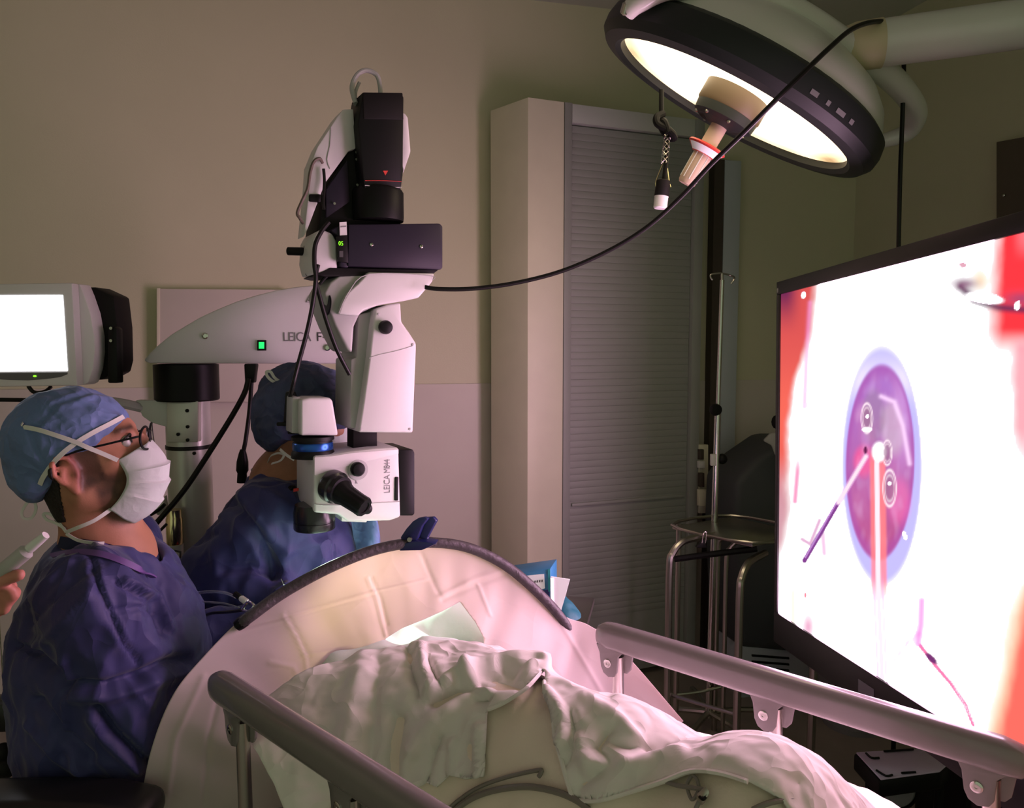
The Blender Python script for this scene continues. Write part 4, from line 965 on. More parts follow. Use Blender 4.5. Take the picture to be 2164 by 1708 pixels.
# mask
Sg = [(318, 930), (340, 952), (352, 975), (356, 1000), (351, 1030), (339, 1060), (318, 1086), (290, 1103)]
Ed = [(248, 972), (256, 985), (264, 998), (268, 1012), (266, 1028), (257, 1045), (246, 1061), (231, 1077)]
Sl = catmull([Vector((*H1.lxz(x, y, 0.0), 0)) for x, y in Sg], 5); El = catmull([Vector((*H1.lxz(x, y, 0.060), 0)) for x, y in Ed], 5)
nv = len(Sl); nu = 41
def maskpt(iu, iv):
    a = (iu/(nu-1))*2 - 1; th_ = (1-abs(a))*math.pi/2
    s_, e_ = Sl[iv], El[iv]; x = e_.x + (s_.x-e_.x)*math.sin(th_); z = e_.y + (s_.y-e_.y)*(math.sin(th_)**1.3); lat = 0.062*math.cos(th_)**0.8*(1 if a > 0 else -1)
    v = iv/(nv-1); pl = [0.30, 0.50, 0.70]; b = 0.0
    for c_ in pl:
        if v > c_: b = max(b, 0.008*math.exp(-(v-c_)/0.08))
    wv = math.sin(th_)**0.5*(1 if 0.02 < abs(math.cos(th_)) < 2 else 1)
    k = 1 + 0.02*noise.noise(Vector((a*4, v*5, 1.3)))
    return H1.W((x + b*wv*0.8)*k, -lat*(1 + b*8*wv), z)
V = [maskpt(i, j) for j in range(nv) for i in range(nu)]
Fc = [(j*nu+i, j*nu+i+1, (j+1)*nu+i+1, (j+1)*nu+i) for j in range(nv-1) for i in range(nu-1)]
mo = mk('face_mask', (V, Fc), 'mask_white', SG, smooth=50, label='pleated white face mask')
md = mo.modifiers.new('s', 'SOLIDIFY'); md.thickness = 0.0015
# glasses
gl = thing_gl = bpy.data.objects.new('glasses', None); COL.objects.link(gl); setparent(gl, SG); gl['label'] = 'thin black framed glasses'
for sgn in (-1, 1):
    cx_ = (0.128, sgn*0.034, 0.022)
    ring = [H1.W(cx_[0] - 0.006*(abs(math.cos(a)*1)*(1 if sgn*math.cos(a) > 0 else 0.0)) - 0.004*math.sin(-a), cx_[1] + 0.028*math.cos(a), cx_[2] + 0.021*math.sin(a)) for a in [2*math.pi*k/20 for k in range(20)]]
    mk('rim', tube(ring, 0.0024, 8, 2, closed=True), 'black', gl)
    cpt = sum(ring, Vector())/20
    mk('lens', ([cpt + H1.X*0.0015] + ring, [(0, 1+k, 1+(k+1) % 20) for k in range(20)]), 'lens', gl)
    mk('temple', tube([H1.W(0.121, sgn*0.062, 0.030), H1.W(0.113, sgn*0.071, 0.031), H1.W(0.07, sgn*0.079, 0.033), H1.W(0.02, sgn*0.084, 0.035), H1.W(-0.008, sgn*0.084, 0.030), H1.W(-0.022, sgn*0.083, 0.012)], 0.0021, 8), 'black', gl)
mk('bridge', tube([H1.W(0.128, -0.008, 0.028), H1.W(0.131, 0, 0.031), H1.W(0.128, 0.008, 0.028)], 0.0018, 8), 'black', gl)

# ------------------------------------------------------------------ assistant behind the microscope
H2 = Head(P(660, 908, 1.905), R(24), R(-6), 0.98)
AS = thing('person', 'assistant in blue gown and puffy dark blue cap bending behind the microscope', 'person', (-0.6, 2.0, 0))
nb2 = Vector((-0.60, 2.0, 1.075))
Fa = np.array((0.906, 0.42, 0)); La = np.array((-0.42, 0.906, 0)); RA = np.stack([Fa, La, np.array((0, 0, 1))], 1)
an, af = Vector((-0.60, 1.86, 1.02)), Vector((-0.60, 2.17, 1.03))
en, wn_ = P(452, 1228, 1.86), P(598, 1268, 1.76)
ef, wf = P(720, 1220, 2.06), P(745, 1270, 1.86)
def f_a(p):
    q = H2.loc(p); d = d_head(q)*H2.s
    d = smin(d, d_cap(p, H2.W(-0.02, 0, -0.04), tuple(nb2 + Vector((0, 0, 0.02))), 0.056, 0.06), 0.03)
    d = smin(d, d_cap(p, tuple(nb2), (-0.60, 2.0, 0.72), 0.09, 0.12), 0.06)
    for a, e, w in ((an, en, wn_), (af, ef, wf)):
        d = smin(d, d_cap(p, tuple(nb2), a, 0.07, 0.05), 0.05); d = smin(d, d_cap(p, a, e, 0.05, 0.042), 0.02); d = smin(d, d_cap(p, e, w, 0.042, 0.028), 0.02)
        f_ = (w-e).normalized(); d = smin(d, d_ell(p, w + f_*0.04, (0.045, 0.03, 0.022)), 0.02)
        for k in range(4):
            b0 = w + f_*0.07 + Vector((0, 0.017*(k-1.5), 0.0)); d = smin(d, d_cap(p, b0, b0 + f_*0.03 + Vector((0, 0, -0.02)), 0.0085, 0.0075), 0.004)
        b0 = w + f_*0.02 + Vector((0, -0.02, 0.01)); d = smin(d, d_cap(p, b0, b0 + f_*0.04 + Vector((0, -0.015, 0.005)), 0.010, 0.008), 0.006)
    for sg in (-1, 1):
        hp = Vector((-0.6, 2.0 + 0.09*sg, 0.72)); d = smin(d, d_cap(p, hp, hp + Vector((0.02, 0, -0.62)), 0.085, 0.05), 0.04)
        d = smin(d, d_cap(p, hp + Vector((0.02, 0, -0.67)), hp + Vector((0.16, 0.05, -0.685)), 0.04, 0.03), 0.03)
    return d
def dark2(V, C, n):
    z = V[:, 2]; hand = (np.linalg.norm(V - np.array(wn_), axis=1) < 0.14) | (np.linalg.norm(V - np.array(wf), axis=1) < 0.14)
    C[hand] = np.array((0.03, 0.03, 0.09)); return C
skin_mesh('body', f_a, (-0.95, 1.55, 0.0), (-0.32, 2.35, 1.42), 0.0065, AS, (0.36, 0.17, 0.10), dark2, 1)
def f_ga(p):
    d = d_ell(p, (-0.60, 2.0, 0.88), (0.195, 0.20, 0.23), RA)
    d = smin(d, d_cap(p, (-0.60, 2.0, 0.80), (-0.60, 2.0, 0.38), 0.19, 0.22), 0.06)
    for s_, e_, w_ in ((an, en, wn_), (af, ef, wf)):
        d = smin(d, d_cap(p, tuple(nb2 + Vector((0, 0, -0.03))), s_, 0.085, 0.082), 0.05)
        d = smin(d, d_cap(p, s_, e_, 0.088, 0.088), 0.05); d = smin(d, d_cap(p, e_, w_, 0.085, 0.042), 0.03)
    n_ = (p - np.array(nb2 + Vector((0.02, 0, 0.05)), np.float32)); d = smax(d, -(np.linalg.norm(n_*np.array((1, 1, 0.6), np.float32), axis=1) - 0.080), 0.02)
    return d
V, Fc = nets(f_ga, (-0.98, 1.6, 0.14), (-0.26, 2.38, 1.18), 0.0085); V = relax(V, Fc, 2); Nn = vnormals(V, Fc)
V = V + Nn*(0.026*(ridge(V, (8, 8, 4.5), 9.3, 2)-0.75) + 0.010*(ridge(V, (18, 18, 10), 4.4, 2)-0.75))[:, None]
V = crease_disp(V, Nn, [([(485, 1055), (530, 1110), (560, 1160), (580, 1205)], 12, -0.02), ([(510, 1050), (560, 1110), (600, 1160)], 13, 0.012), ([(470, 1205), (530, 1198), (580, 1215)], 9, -0.016), ([(420, 1125), (460, 1098)], 6, -0.008), ([(412, 1150), (455, 1128)], 6, -0.008),
    ([(705, 1120), (705, 1175)], 5, -0.008), ([(730, 1115), (745, 1160)], 6, 0.006), ([(600, 1170), (660, 1150), (700, 1145)], 8, 0.006)])
mk('gown', (V, Fc), 'gown', AS, smooth=180, label='blue surgical gown')
mk('collar', tube([P(540, 992, 2.0), P(556, 990, 1.95), P(580, 1000, 1.92), P(615, 1018, 1.92), P(650, 1030, 1.94), P(660, 1010, 2.04), P(600, 985, 2.08)], 0.006, 8, 6, closed=True, flat=(0.02, 0.004, (0, -0.7, 0.7))), 'cap_teal', AS)
c2, r2 = np.array((-0.012, 0, 0.065)), np.array((0.128, 0.115, 0.108))
def f_c2(p):
    q = H2.loc(p); d = d_ell(q, c2, r2); d = smin(d, d_ell(q, (-0.090, 0, 0.0), (0.050, 0.085, 0.07)), 0.04); d = smin(d, d_ell(q, (0.06, 0, 0.06), (0.075, 0.09, 0.06)), 0.03)
    return smax(d, (-0.040 + 0.42*q[:, 0] - q[:, 2])*0.9, 0.012)*H2.s
cc = H2.W(-.01, 0, .05)
V, Fc = nets(f_c2, tuple(cc - Vector((.2, .2, .19))), tuple(cc + Vector((.2, .2, .19))), 0.006); V = relax(V, Fc, 1); Nn = vnormals(V, Fc)
V = V + Nn*(0.016*(ridge(V, (11, 11, 11), 7.7, 3)-0.8))[:, None]
mk('bouffant_cap', (V, Fc), 'cap_dark', AS, smooth=180, label='puffy dark blue bouffant cap')
band('cap_tie', [P(586, 808, 1.90), P(575, 805, 1.89), P(565, 795, 1.89), P(563, 786, 1.89), P(572, 786, 1.89), P(580, 798, 1.89), P(592, 806, 1.9), P(600, 803, 1.9)], 0.007, par=AS, up=Vector((0, -1, 0)))
band('mask_tie', [P(566, 978, 1.93), P(572, 964, 1.90), P(588, 958, 1.88), P(600, 962, 1.86), P(592, 974, 1.86), P(574, 980, 1.88)], 0.006, par=AS, up=Vector((0, -.7, .7)))
band('mask_tie', [P(592, 950, 1.87), P(606, 962, 1.85), P(622, 972, 1.84)], 0.007, par=AS, up=Vector((0, -1, 0)))
mg = []
for j in range(9):
    for i in range(17):
        a = i/16*2-1; v = j/8; th_ = (1-abs(a))*math.pi/2
        mg.append(H2.W(0.045 + 0.092*math.sin(th_) - 0.02*abs(v-.4), 0.062*math.cos(th_)*(1 if a > 0 else -1), 0.012 - 0.125*v*(0.7+0.3*math.sin(th_)) ))
mo = mk('face_mask', (mg, [(j*17+i, j*17+i+1, (j+1)*17+i+1, (j+1)*17+i) for j in range(8) for i in range(16)]), 'mask_white', AS, smooth=60)
mo.modifiers.new('s', 'SOLIDIFY').thickness = 0.0015
# added pale blue sheet, light on the gown front put into its colour
V, Fc = grid(lambda u, v: P(738 + 56*u + 8*math.sin(v*3), 1085 + 120*v, 1.93 + 0.02*math.sin(u*5+v*2)), 14, 14)
mo = mk('lit_gown_front', (V, Fc), 'cap_blue', AS, smooth=180, label='added pale blue sheet standing in for the lit front of the gown'); mo.modifiers.new('s', 'SOLIDIFY').thickness = 0.003

# ------------------------------------------------------------------ helper's hand entering at the left edge
HP = thing('person', 'bare hand of a helper reaching in from the edge holding a white syringe', 'person', P(-60, 1300, 1.12))
hw = P(-130, 1300, 1.16); hk = P(-30, 1262, 1.14)
def f_h(p):
    d = d_cap(p, P(-420, 1480, 1.2), hw, 0.045, 0.030)
    d = smin(d, d_cap(p, hw, hk, 0.034, 0.032), 0.02)
    ch = [[(-14, 1300, 1.13), (10, 1288, 1.12), (14, 1268, 1.115), (2, 1256, 1.11)], [(-10, 1284, 1.13), (16, 1272, 1.12), (28, 1258, 1.115), (22, 1246, 1.11)], [(-12, 1262, 1.14), (18, 1250, 1.13), (30, 1252, 1.125), (26, 1262, 1.12)], [(-16, 1245, 1.15), (10, 1232, 1.145), (24, 1240, 1.14), (20, 1252, 1.135)]]
    rr = [0.0075, 0.0085, 0.0088, 0.008]
    for c_, r_ in zip(ch, rr):
        for a, b in zip(c_[:-1], c_[1:]): d = smin(d, d_cap(p, P(*a), P(*b), r_, r_*0.93), 0.004)
    d = smin(d, d_cap(p, P(-50, 1262, 1.12), P(0, 1228, 1.10), 0.014, 0.011), 0.01); d = smin(d, d_cap(p, P(0, 1228, 1.10), P(40, 1215, 1.095), 0.011, 0.009), 0.004)
    return d
skin_mesh('hand_and_arm', f_h, (-1.2, 1.0, 0.85), (-0.68, 1.32, 1.2), 0.0042, HP, (0.50, 0.20, 0.15), None, 1)
t = thing('syringe', 'clear white syringe held by the hand at the edge', 'syringe', P(40, 1185, 1.09))
a_, b_ = P(-60, 1262, 1.10), P(80, 1145, 1.10); ad = (b_-a_)
mk('barrel', lathe([(0.009, 0), (0.0115, 0.004), (0.0115, ad.length*0.82), (0.007, ad.length*0.86), (0.006, ad.length)], a_, ad, 18), 'bag_white', t)
mk('cap', lathe([(0.0065, ad.length*0.84), (0.0075, ad.length*0.9), (0.006, ad.length*1.12)], a_, ad, 14), 'white_plastic', t)
mk('flange', lathe([(0.018, -0.002), (0.018, 0.002)], a_ + ad*0.05, ad, 18), 'bag_white', t)
# ================================================================== STRETCHER
ZR = 0.87
LA, LB = PZ(452, 1440, ZR), PZ(868, 1712, ZR); RA_, RB_ = PZ(1262, 1335, ZR), PZ(2190, 1618, ZR)
S_ = (LB - LA).normalized(); S_.z = 0; S_.normalize(); B_ = Vector((-S_.y, S_.x, 0))
def BED(s, b, z=0.0): return Vector((LA.x, LA.y, 0)) + S_*s + B_*b + Vector((0, 0, z))
def bedco(p): q = Vector(p) - Vector((LA.x, LA.y, 0)); return q.dot(S_), q.dot(B_)
ST = thing('hospital_stretcher', 'hospital stretcher with two raised grey side rails under the covered patient', 'stretcher', BED(0.5, 0.33))
mk('mattress', bev(hexa([BED(s, b, z) for z in (0.50, 0.62) for s, b in ((0.02, 0.07), (1.5, 0.07), (1.5, 0.62), (0.30, 0.62))]), 0.02), 'mattress', ST)
mk('head_support', bev(hexa([BED(s, b, z) for z in (0.56, 0.64) for s, b in ((-0.30, 0.24), (0.10, 0.20), (0.22, 0.46), (-0.30, 0.44))]), 0.02), 'mattress', ST)
mk('bed_frame', bev(hexa([BED(s, b, z) for z in (0.42, 0.49) for s, b in ((0.04, 0.03), (1.5, 0.03), (1.5, 0.66), (0.30, 0.66))]), 0.01), 'grey_shell', ST)
mk('base_unit', bev(hexa([BED(s, b, z) for z in (0.10, 0.24) for s, b in ((0.25, 0.12), (1.4, 0.12), (1.4, 0.57), (0.35, 0.57))]), 0.02), 'grey_shell', ST)
for s in (0.45, 1.2):
    mk('lift_column', lathe([(0.06, 0.2), (0.06, 0.45)], BED(s, 0.34), (0, 0, 1), 20), 'steel', ST)
    for b in (0.14, 0.55):
        mk('wheel', lathe([(0.05, -.016), (0.062, -.01), (0.062, .01), (0.05, .016)], BED(s + (0.15 if s > 1 else -0.02), b, 0.064), B_, 20), 'rubber', ST)
        mk('wheel_fork', box(BED(s + (0.15 if s > 1 else -0.02), b, 0.12), 0.05, 0.05, 0.10, 0, 0.006), 'steel', ST)
def sup(a, n=2.6): 
    c, s = math.cos(a), math.sin(a); return math.copysign(abs(c)**(2/n), c), math.copysign(abs(s)**(2/n), s)
def rail(A, Bp, brks, side, flip):
    d = (Bp - A).normalized(); nrm = Vector((-d.y, d.x, 0)); L = (Bp - A).length; n = 24; V, Fc = [], []
    prof = [(0.0, 0.05), (0.002, 0.45), (0.008, 0.75), (0.02, 0.93), (0.04, 1.0), (L-0.04, 1.0), (L-0.015, 0.85), (L, 0.3)]
    zc = -0.0
    for t_, k in prof:
        for j in range(n):
            c, s = sup(2*math.pi*j/n); V.append(A + d*t_ + nrm*(c*0.021*k) + Vector((0, 0, s*0.027*k - (1-k)*0.008)))
    for i in range(len(prof)-1):
        for j in range(n): Fc.append((i*n+j, i*n+(j+1) % n, (i+1)*n+(j+1) % n, (i+1)*n+j))
    Fc += [tuple(range(n-1, -1, -1)), tuple(range((len(prof)-1)*n, len(prof)*n))]
    rl = mk('side_rail', (V, Fc), 'rail_grey', ST, smooth=60)
    fr = nrm*flip
    for t_ in brks:
        c = A + d*t_ + Vector((0, 0, -0.022))
        for sgn in (1, -1):
            o0 = c + fr*(0.0135*sgn)
            sh_ = [(-0.040, 0.004), (-0.032, -0.012), (-0.028, -0.040), (-0.022, -0.052), (-0.010, -0.058), (0.004, -0.054), (0.010, -0.044), (0.012, -0.012), (0.020, -0.004), (0.032, 0.004)] if sgn > 0 else [(-0.030, 0.004), (-0.024, -0.04), (0.0, -0.052), (0.020, -0.05), (0.028, -0.04), (0.032, -0.012), (0.036, 0.004)]
            g = prism([o0 + d*u + Vector((0, 0, w_)) for u, w_ in sh_], fr*(-0.006*sgn), 0.0015)
            mk('bracket', g, 'rail_grey', rl)
        rv = c + fr*0.0135 + d*(-0.012) + Vector((0, 0, -0.030))
        mk('rivet', lathe([(0.0085, -.001), (0.0085, .0012), (0.006, .0025), (0.0022, .0022), (0.002, .001)], rv, fr, 18), 'chrome', rl)
        mk('post', tube([c + d*0.004 + Vector((0, 0, -0.015)), c + d*0.012 + Vector((0, 0, -0.42))], 0.0115, 14, 0), 'rail_post', rl)
    return rl
def tpar(A, Bp, px):
    lo, hi = 0.0, 1.0; s0 = PX(A)[0] < px
    for _ in range(40):
        m = (lo+hi)/2
        if PX(A + (Bp-A)*m)[0] < px: lo = m
        else: hi = m
    return lo*(Bp-A).length
LBx = LA + (LB-LA)*1.6
rail(LA, LBx, [tpar(LA, LBx, 508), tpar(LA, LBx, 740)], 'near', -1 if (Vector((0, 0, 0)) - LA).dot(Vector((-S_.y, S_.x, 0))) < 0 else 1)
dR = (RB_ - RA_); nR = Vector((-dR.y, dR.x, 0))
rail(RA_, RB_, [tpar(RA_, RB_, 1303), tpar(RA_, RB_, 1636), tpar(RA_, RB_, 2092)], 'far', -1 if (Vector((0, 0, 0)) - RA_).dot(nR) < 0 else 1)

# ------------------------------------------------------------------ covered patient: under sheet and blanket
def smin_b(b): return 0.02 + 0.45*b
def zbed(s, b):
    s = np.asarray(s, float); b = np.asarray(b, float); c = 0.355 + 0.03*sstep(0.3, 0.8, s)
    wnr = 0.39 - 0.235*sstep(0.05, 0.42, s)
    near = np.exp(-(np.abs(c-b)/wnr)**4); far = np.exp(-(np.abs(b-c)/(0.25 + 0.06*sstep(0.45, 0.2, s)))**1.7)
    zt = 0.878 - 0.19*sstep(0.84, 1.02, s) - 0.035*np.exp(-((s-0.68)/0.06)**2) + 0.022*np.exp(-((s-0.82)/0.07)**2)
    return 0.635 + (zt-0.635)*np.where(b < c, near, far)
def bedgrid(nu, nv, s_end, b0, b1, lift, seed, amp):
    U, Vv = np.meshgrid(np.linspace(0, 1, nu), np.linspace(0, 1, nv)); b = b0 + (b1-b0)*Vv; s = smin_b(b) + U*(s_end - smin_b(b))
    z = zbed(s, b) + lift
    Pts = np.stack([LA.x + S_.x*s + B_.x*b, LA.y + S_.y*s + B_.y*b, z], -1).reshape(-1, 3)
    idx = np.arange(nu*nv).reshape(nv, nu); Fc = np.stack([idx[:-1, :-1], idx[:-1, 1:], idx[1:, 1:], idx[1:, :-1]], -1).reshape(-1, 4)
    return Pts, Fc
Pu, Fu = bedgrid(110, 80, 1.45, 0.03, 0.70, 0.0, 0, 0)
Nn = vnormals(Pu, Fu); Nn *= np.sign(Nn[:, 2:3] + 1e-9)
Pu = Pu + Nn*(0.010*(ridge(Pu, (6, 9, 9), 3.3, 2)-0.8))[:, None]
mk('bed_sheet', (Pu, Fu), 'under_sheet', None, smooth=180, label='cream bed sheet showing in the gap of the blanket', cat='sheet')
Pb, Fb = bedgrid(250, 190, 1.10, 0.02, 0.72, 0.014, 1, 0)
N1 = [(700, 1700), (820, 1672), (850, 1657), (880, 1668), (900, 1655), (925, 1664), (950, 1640), (985, 1648), (1025, 1642), (1027, 1570), (1031, 1500), (1075, 1482), (1112, 1455), (1146, 1416), (1152, 1420), (1150, 1465), (1165, 1500), (1171, 1560), (1186, 1610), (1200, 1660), (1216, 1690), (1262, 1692), (1330, 1674), (1400, 1652), (1460, 1630), (1520, 1634), (1580, 1652), (1650, 1690), (1720, 1800), (600, 1950)]
px0, py0 = PXa(Pb)
Nn = vnormals(Pb, Fb); Nn *= np.sign(Nn[:, 2:3] + 1e-9)
rg = fbm(Pb, (5, 5, 5), 6.6, 2); Pb = Pb + Nn*(0.006*rg + 0.012*(ridge(Pb, (9, 12, 10), 2.5, 3)-0.75)*np.clip(1.15-0.75*sstep(1050, 1350, px0), 0.3, 1.2) + 0.0035*(ridge(Pb, (24, 24, 24), 4.5, 2)-0.75))[:, None]
Pb = crease_disp(Pb, Nn, [
    ([(888, 1372), (893, 1420), (915, 1460)], 9, 0.014), ([(862, 1368), (872, 1420), (885, 1470)], 9, -0.012), ([(905, 1395), (925, 1440), (935, 1455)], 7, -0.010),
    ([(905, 1468), (990, 1425), (1080, 1408), (1148, 1410)], 10, 0.024), ([(920, 1488), (1000, 1448), (1090, 1440), (1120, 1455)], 14, -0.026),
    ([(1000, 1440), (945, 1500), (885, 1560), (850, 1640)], 15, 0.014), ([(985, 1430), (1010, 1455), (1035, 1465)], 9, 0.014), ([(1010, 1480), (1030, 1478)], 8, -.012),
    ([(842, 1520), (832, 1600), (845, 1690)], 15, -0.026), ([(930, 1560), (905, 1640)], 9, -0.014), ([(960, 1570), (955, 1640)], 9, 0.012), ([(992, 1575), (990, 1640)], 9, -0.012), ([(1012, 1540), (1015, 1640)], 8, 0.010),
    ([(1155, 1470), (1182, 1500), (1196, 1540), (1182, 1590)], 9, 0.016), ([(1205, 1500), (1215, 1560), (1200, 1610)], 10, -0.012),
    ([(1290, 1540), (1262, 1580), (1290, 1612)], 14, -0.018), ([(1235, 1480), (1300, 1520), (1350, 1580)], 13, 0.010), ([(1250, 1605), (1340, 1622), (1440, 1600)], 16, 0.014), ([(1300, 1570), (1400, 1590)], 12, -0.012),
    ([(1185, 1420), (1240, 1450), (1290, 1470)], 10, -0.008), ([(1220, 1560), (1250, 1640)], 12, 0.010), ([(1270, 1630), (1230, 1660)], 10, -0.01), ([(760, 1420), (740, 1500), (730, 1600)], 20, 0.010), ([(800, 1400), (790, 1500), (780, 1620)], 16, -0.010)], False)
# gathered lower hem
hem = dist_poly([(760, 1690), (850, 1660), (900, 1658), (950, 1645), (1025, 1645)], px0, py0)
Pb[:, 2] += 0.005*np.sin(px0*0.11)*np.exp(-(hem/60)**2)
px0, py0 = PXa(Pb)
keep = ~pt_in(N1, px0[Fb].mean(1), py0[Fb].mean(1))
s_b = (Pb[Fb].mean(1) - np.array((LA.x, LA.y, 0))) @ np.array(S_)
Pb = snap_edge(Pb, Fb, keep, N1)
Fk = Fb[keep]
used = np.unique(Fk); remap = np.full(len(Pb), -1); remap[used] = np.arange(len(used))
bo = mk('blanket', (Pb[used], remap[Fk]), 'blanket', None, smooth=180, label='rumpled white blanket spread over the patient on the stretcher', cat='blanket')
md = bo.modifiers.new('s', 'SOLIDIFY'); md.thickness = 0.004; md.offset = 1
def on_bed(px, py, lift=0.0):
    d = ray(px, py); c = Vector((0, 0, CAMH)); t_ = 0.6
    while t_ < 2.6:
        p = c + d*t_; s, b = bedco(p)
        if p.z < float(zbed(s, b)) + lift: break
        t_ += 0.003
    return c + d*(t_ - 0.002)
def edge_hem(pts):
    return [on_bed(x, y, 0.02) for x, y in pts]
mk('hem', tube(edge_hem([(1031, 1500), (1060, 1488), (1090, 1470), (1115, 1452), (1135, 1430), (1148, 1414)]), 0.0035, 6), 'blanket', bo)
mk('hem', tube(edge_hem([(1150, 1440), (1152, 1470), (1166, 1502), (1173, 1560), (1187, 1610), (1201, 1660), (1216, 1690), (1262, 1692), (1330, 1674), (1400, 1652), (1460, 1630), (1520, 1634), (1580, 1652)]), 0.0035, 6), 'blanket', bo)
# tubes lying on the bed
def lead(name, pts, r, label, m='tube_grey'):
    mk(name, tube([on_bed(x, y, r + 0.012) for x, y in pts], r, 8), m, None, label=label, cat='tube')
lead('monitor_lead', [(935, 1725), (965, 1695), (1010, 1665), (1070, 1643), (1138, 1628), (1143, 1634), (1138, 1642)], 0.0033, 'thin grey lead curving up to the blanket edge on the bed')
lead('air_hose', [(940, 1735), (985, 1695), (1040, 1672), (1110, 1663), (1170, 1672), (1215, 1690), (1245, 1712)], 0.0048, 'thicker grey hose arching over the sheet below the thin lead')
lead('clip_lead', [(1400, 1650), (1430, 1660), (1462, 1665), (1490, 1672), (1480, 1690), (1470, 1710)], 0.0032, 'brown lead with a small clip under the blanket hem near the foot')
lead('loop_lead', [(1462, 1640), (1452, 1660), (1462, 1690), (1476, 1672), (1474, 1650), (1466, 1640)], 0.0025, 'thin brown loop of wire hanging from the blanket hem')
lead('foot_lead', [(1590, 1712), (1630, 1696), (1680, 1690), (1730, 1702)], 0.0035, 'mauve lead on the sheet at the foot end beside the rail')
t = thing('lead_clip', 'small dark metal clip at the end of the brown wire loop', 'clip', on_bed(1482, 1690, .02))
mk('jaw', bev(prism([on_bed(1470, 1690, .02), on_bed(1490, 1672, .02), on_bed(1500, 1684, .02), on_bed(1484, 1706, .02)], Vector((0, 0, 0.008)), 0.002), 0), 'steel', t)
mk('spring', tube([on_bed(1478, 1684, .034), on_bed(1486, 1690, .036), on_bed(1492, 1684, .034)], 0.002, 6), 'black', t)

# ------------------------------------------------------------------ drape support arch, drape, clamp
arch_pts = [P(508, 1318, 1.432), P(530, 1302, 1.435), P(600, 1252, 1.475), P(700, 1198, 1.515), P(800, 1160, 1.565), P(890, 1147, 1.605), P(980, 1155, 1.645), P(1060, 1190, 1.675), P(1130, 1246, 1.70), P(1190, 1312, 1.73), P(1225, 1380, 1.75), P(1262, 1470, 1.76)]
t = thing('drape_arch', 'padded dark arch holding the drape up over the patient', 'drape support', BED(0.1, 0.33, 0.62))
mk('padded_bar', tube(arch_pts, 0.0115, 12, 8), 'arch_foam', t)
mk('end_cap', lathe([(0.004, -.012), (0.011, -.008), (0.0125, 0), (0.0125, .012)], arch_pts[0], arch_pts[1]-arch_pts[0], 14), 'black', t)
mk('leg', tube([arch_pts[0], arch_pts[0] + Vector((0.03, 0.09, -0.05)), arch_pts[0] + Vector((0.06, 0.09, -0.38))], 0.008, 8), 'steel', t)
mk('leg', tube([arch_pts[-1], arch_pts[-1] + Vector((0.0, -0.02, -0.12)), arch_pts[-1] + Vector((-0.03, -0.1, -0.24))], 0.008, 8), 'steel', t)
topc = [(290, 1740, 1.30), (318, 1590, 1.31), (365, 1470, 1.34), (430, 1388, 1.39), (510, 1308, 1.445), (600, 1241, 1.485), (700, 1187, 1.525), (800, 1150, 1.575), (890, 1138, 1.615), (980, 1146, 1.655), (1060, 1181, 1.685), (1130, 1237, 1.71), (1190, 1300, 1.735), (1245, 1322, 1.74), (1312, 1372, 1.72), (1444, 1524, 1.68)]
botc = [(600, 1830, 1.385), (640, 1740, 1.39), (670, 1650, 1.405), (690, 1570, 1.43), (715, 1505, 1.45), (760, 1455, 1.468), (800, 1428, 1.48), (840, 1408, 1.495), (890, 1402, 1.51), (950, 1408, 1.535), (1010, 1422, 1.56), (1080, 1445, 1.585), (1140, 1475, 1.615), (1200, 1505, 1.64), (1290, 1560, 1.66), (1412, 1556, 1.67)]
tc_, bc_ = catmull([P(*q) for q in topc], 20), catmull([P(*q) for q in botc], 20)
nU = len(tc_); nV = 130; DV = np.zeros((nV, nU, 3))
for i in range(nU):
    for j in range(nV):
        v = j/(nV-1); p = tc_[i]*(1-v) + bc_[i]*v
        sag = math.sin(v*math.pi)*0.028*(0.3 + 0.7*math.sin(math.pi*min(1, max(0, (i/(nU-1)-0.15)/0.7))))
        p = p + Vector((0.1, 0.8, -0.3))*sag
        DV[j, i] = p
DVf = DV.reshape(-1, 3); idx = np.arange(nU*nV).reshape(nV, nU)
DF = np.stack([idx[:-1, :-1], idx[:-1, 1:], idx[1:, 1:], idx[1:, :-1]], -1).reshape(-1, 4)
Nd = vnormals(DVf, DF); Nd *= np.sign(-Nd[:, 1:2])
uu = np.tile(np.arange(nU)/(nU-1), nV); vv = np.repeat(np.arange(nV)/(nV-1), nU)
radial = np.array([noise.noise(Vector((u*26, v*1.2, 4.4))) for u, v in zip(uu, vv)])
DVf = DVf + Nd*((0.006*radial*np.clip(vv*3, 0, 1)) + 0.005*fbm(DVf, (5, 5, 5), 2.1, 2)*np.clip(vv*3, 0, 1))[:, None]
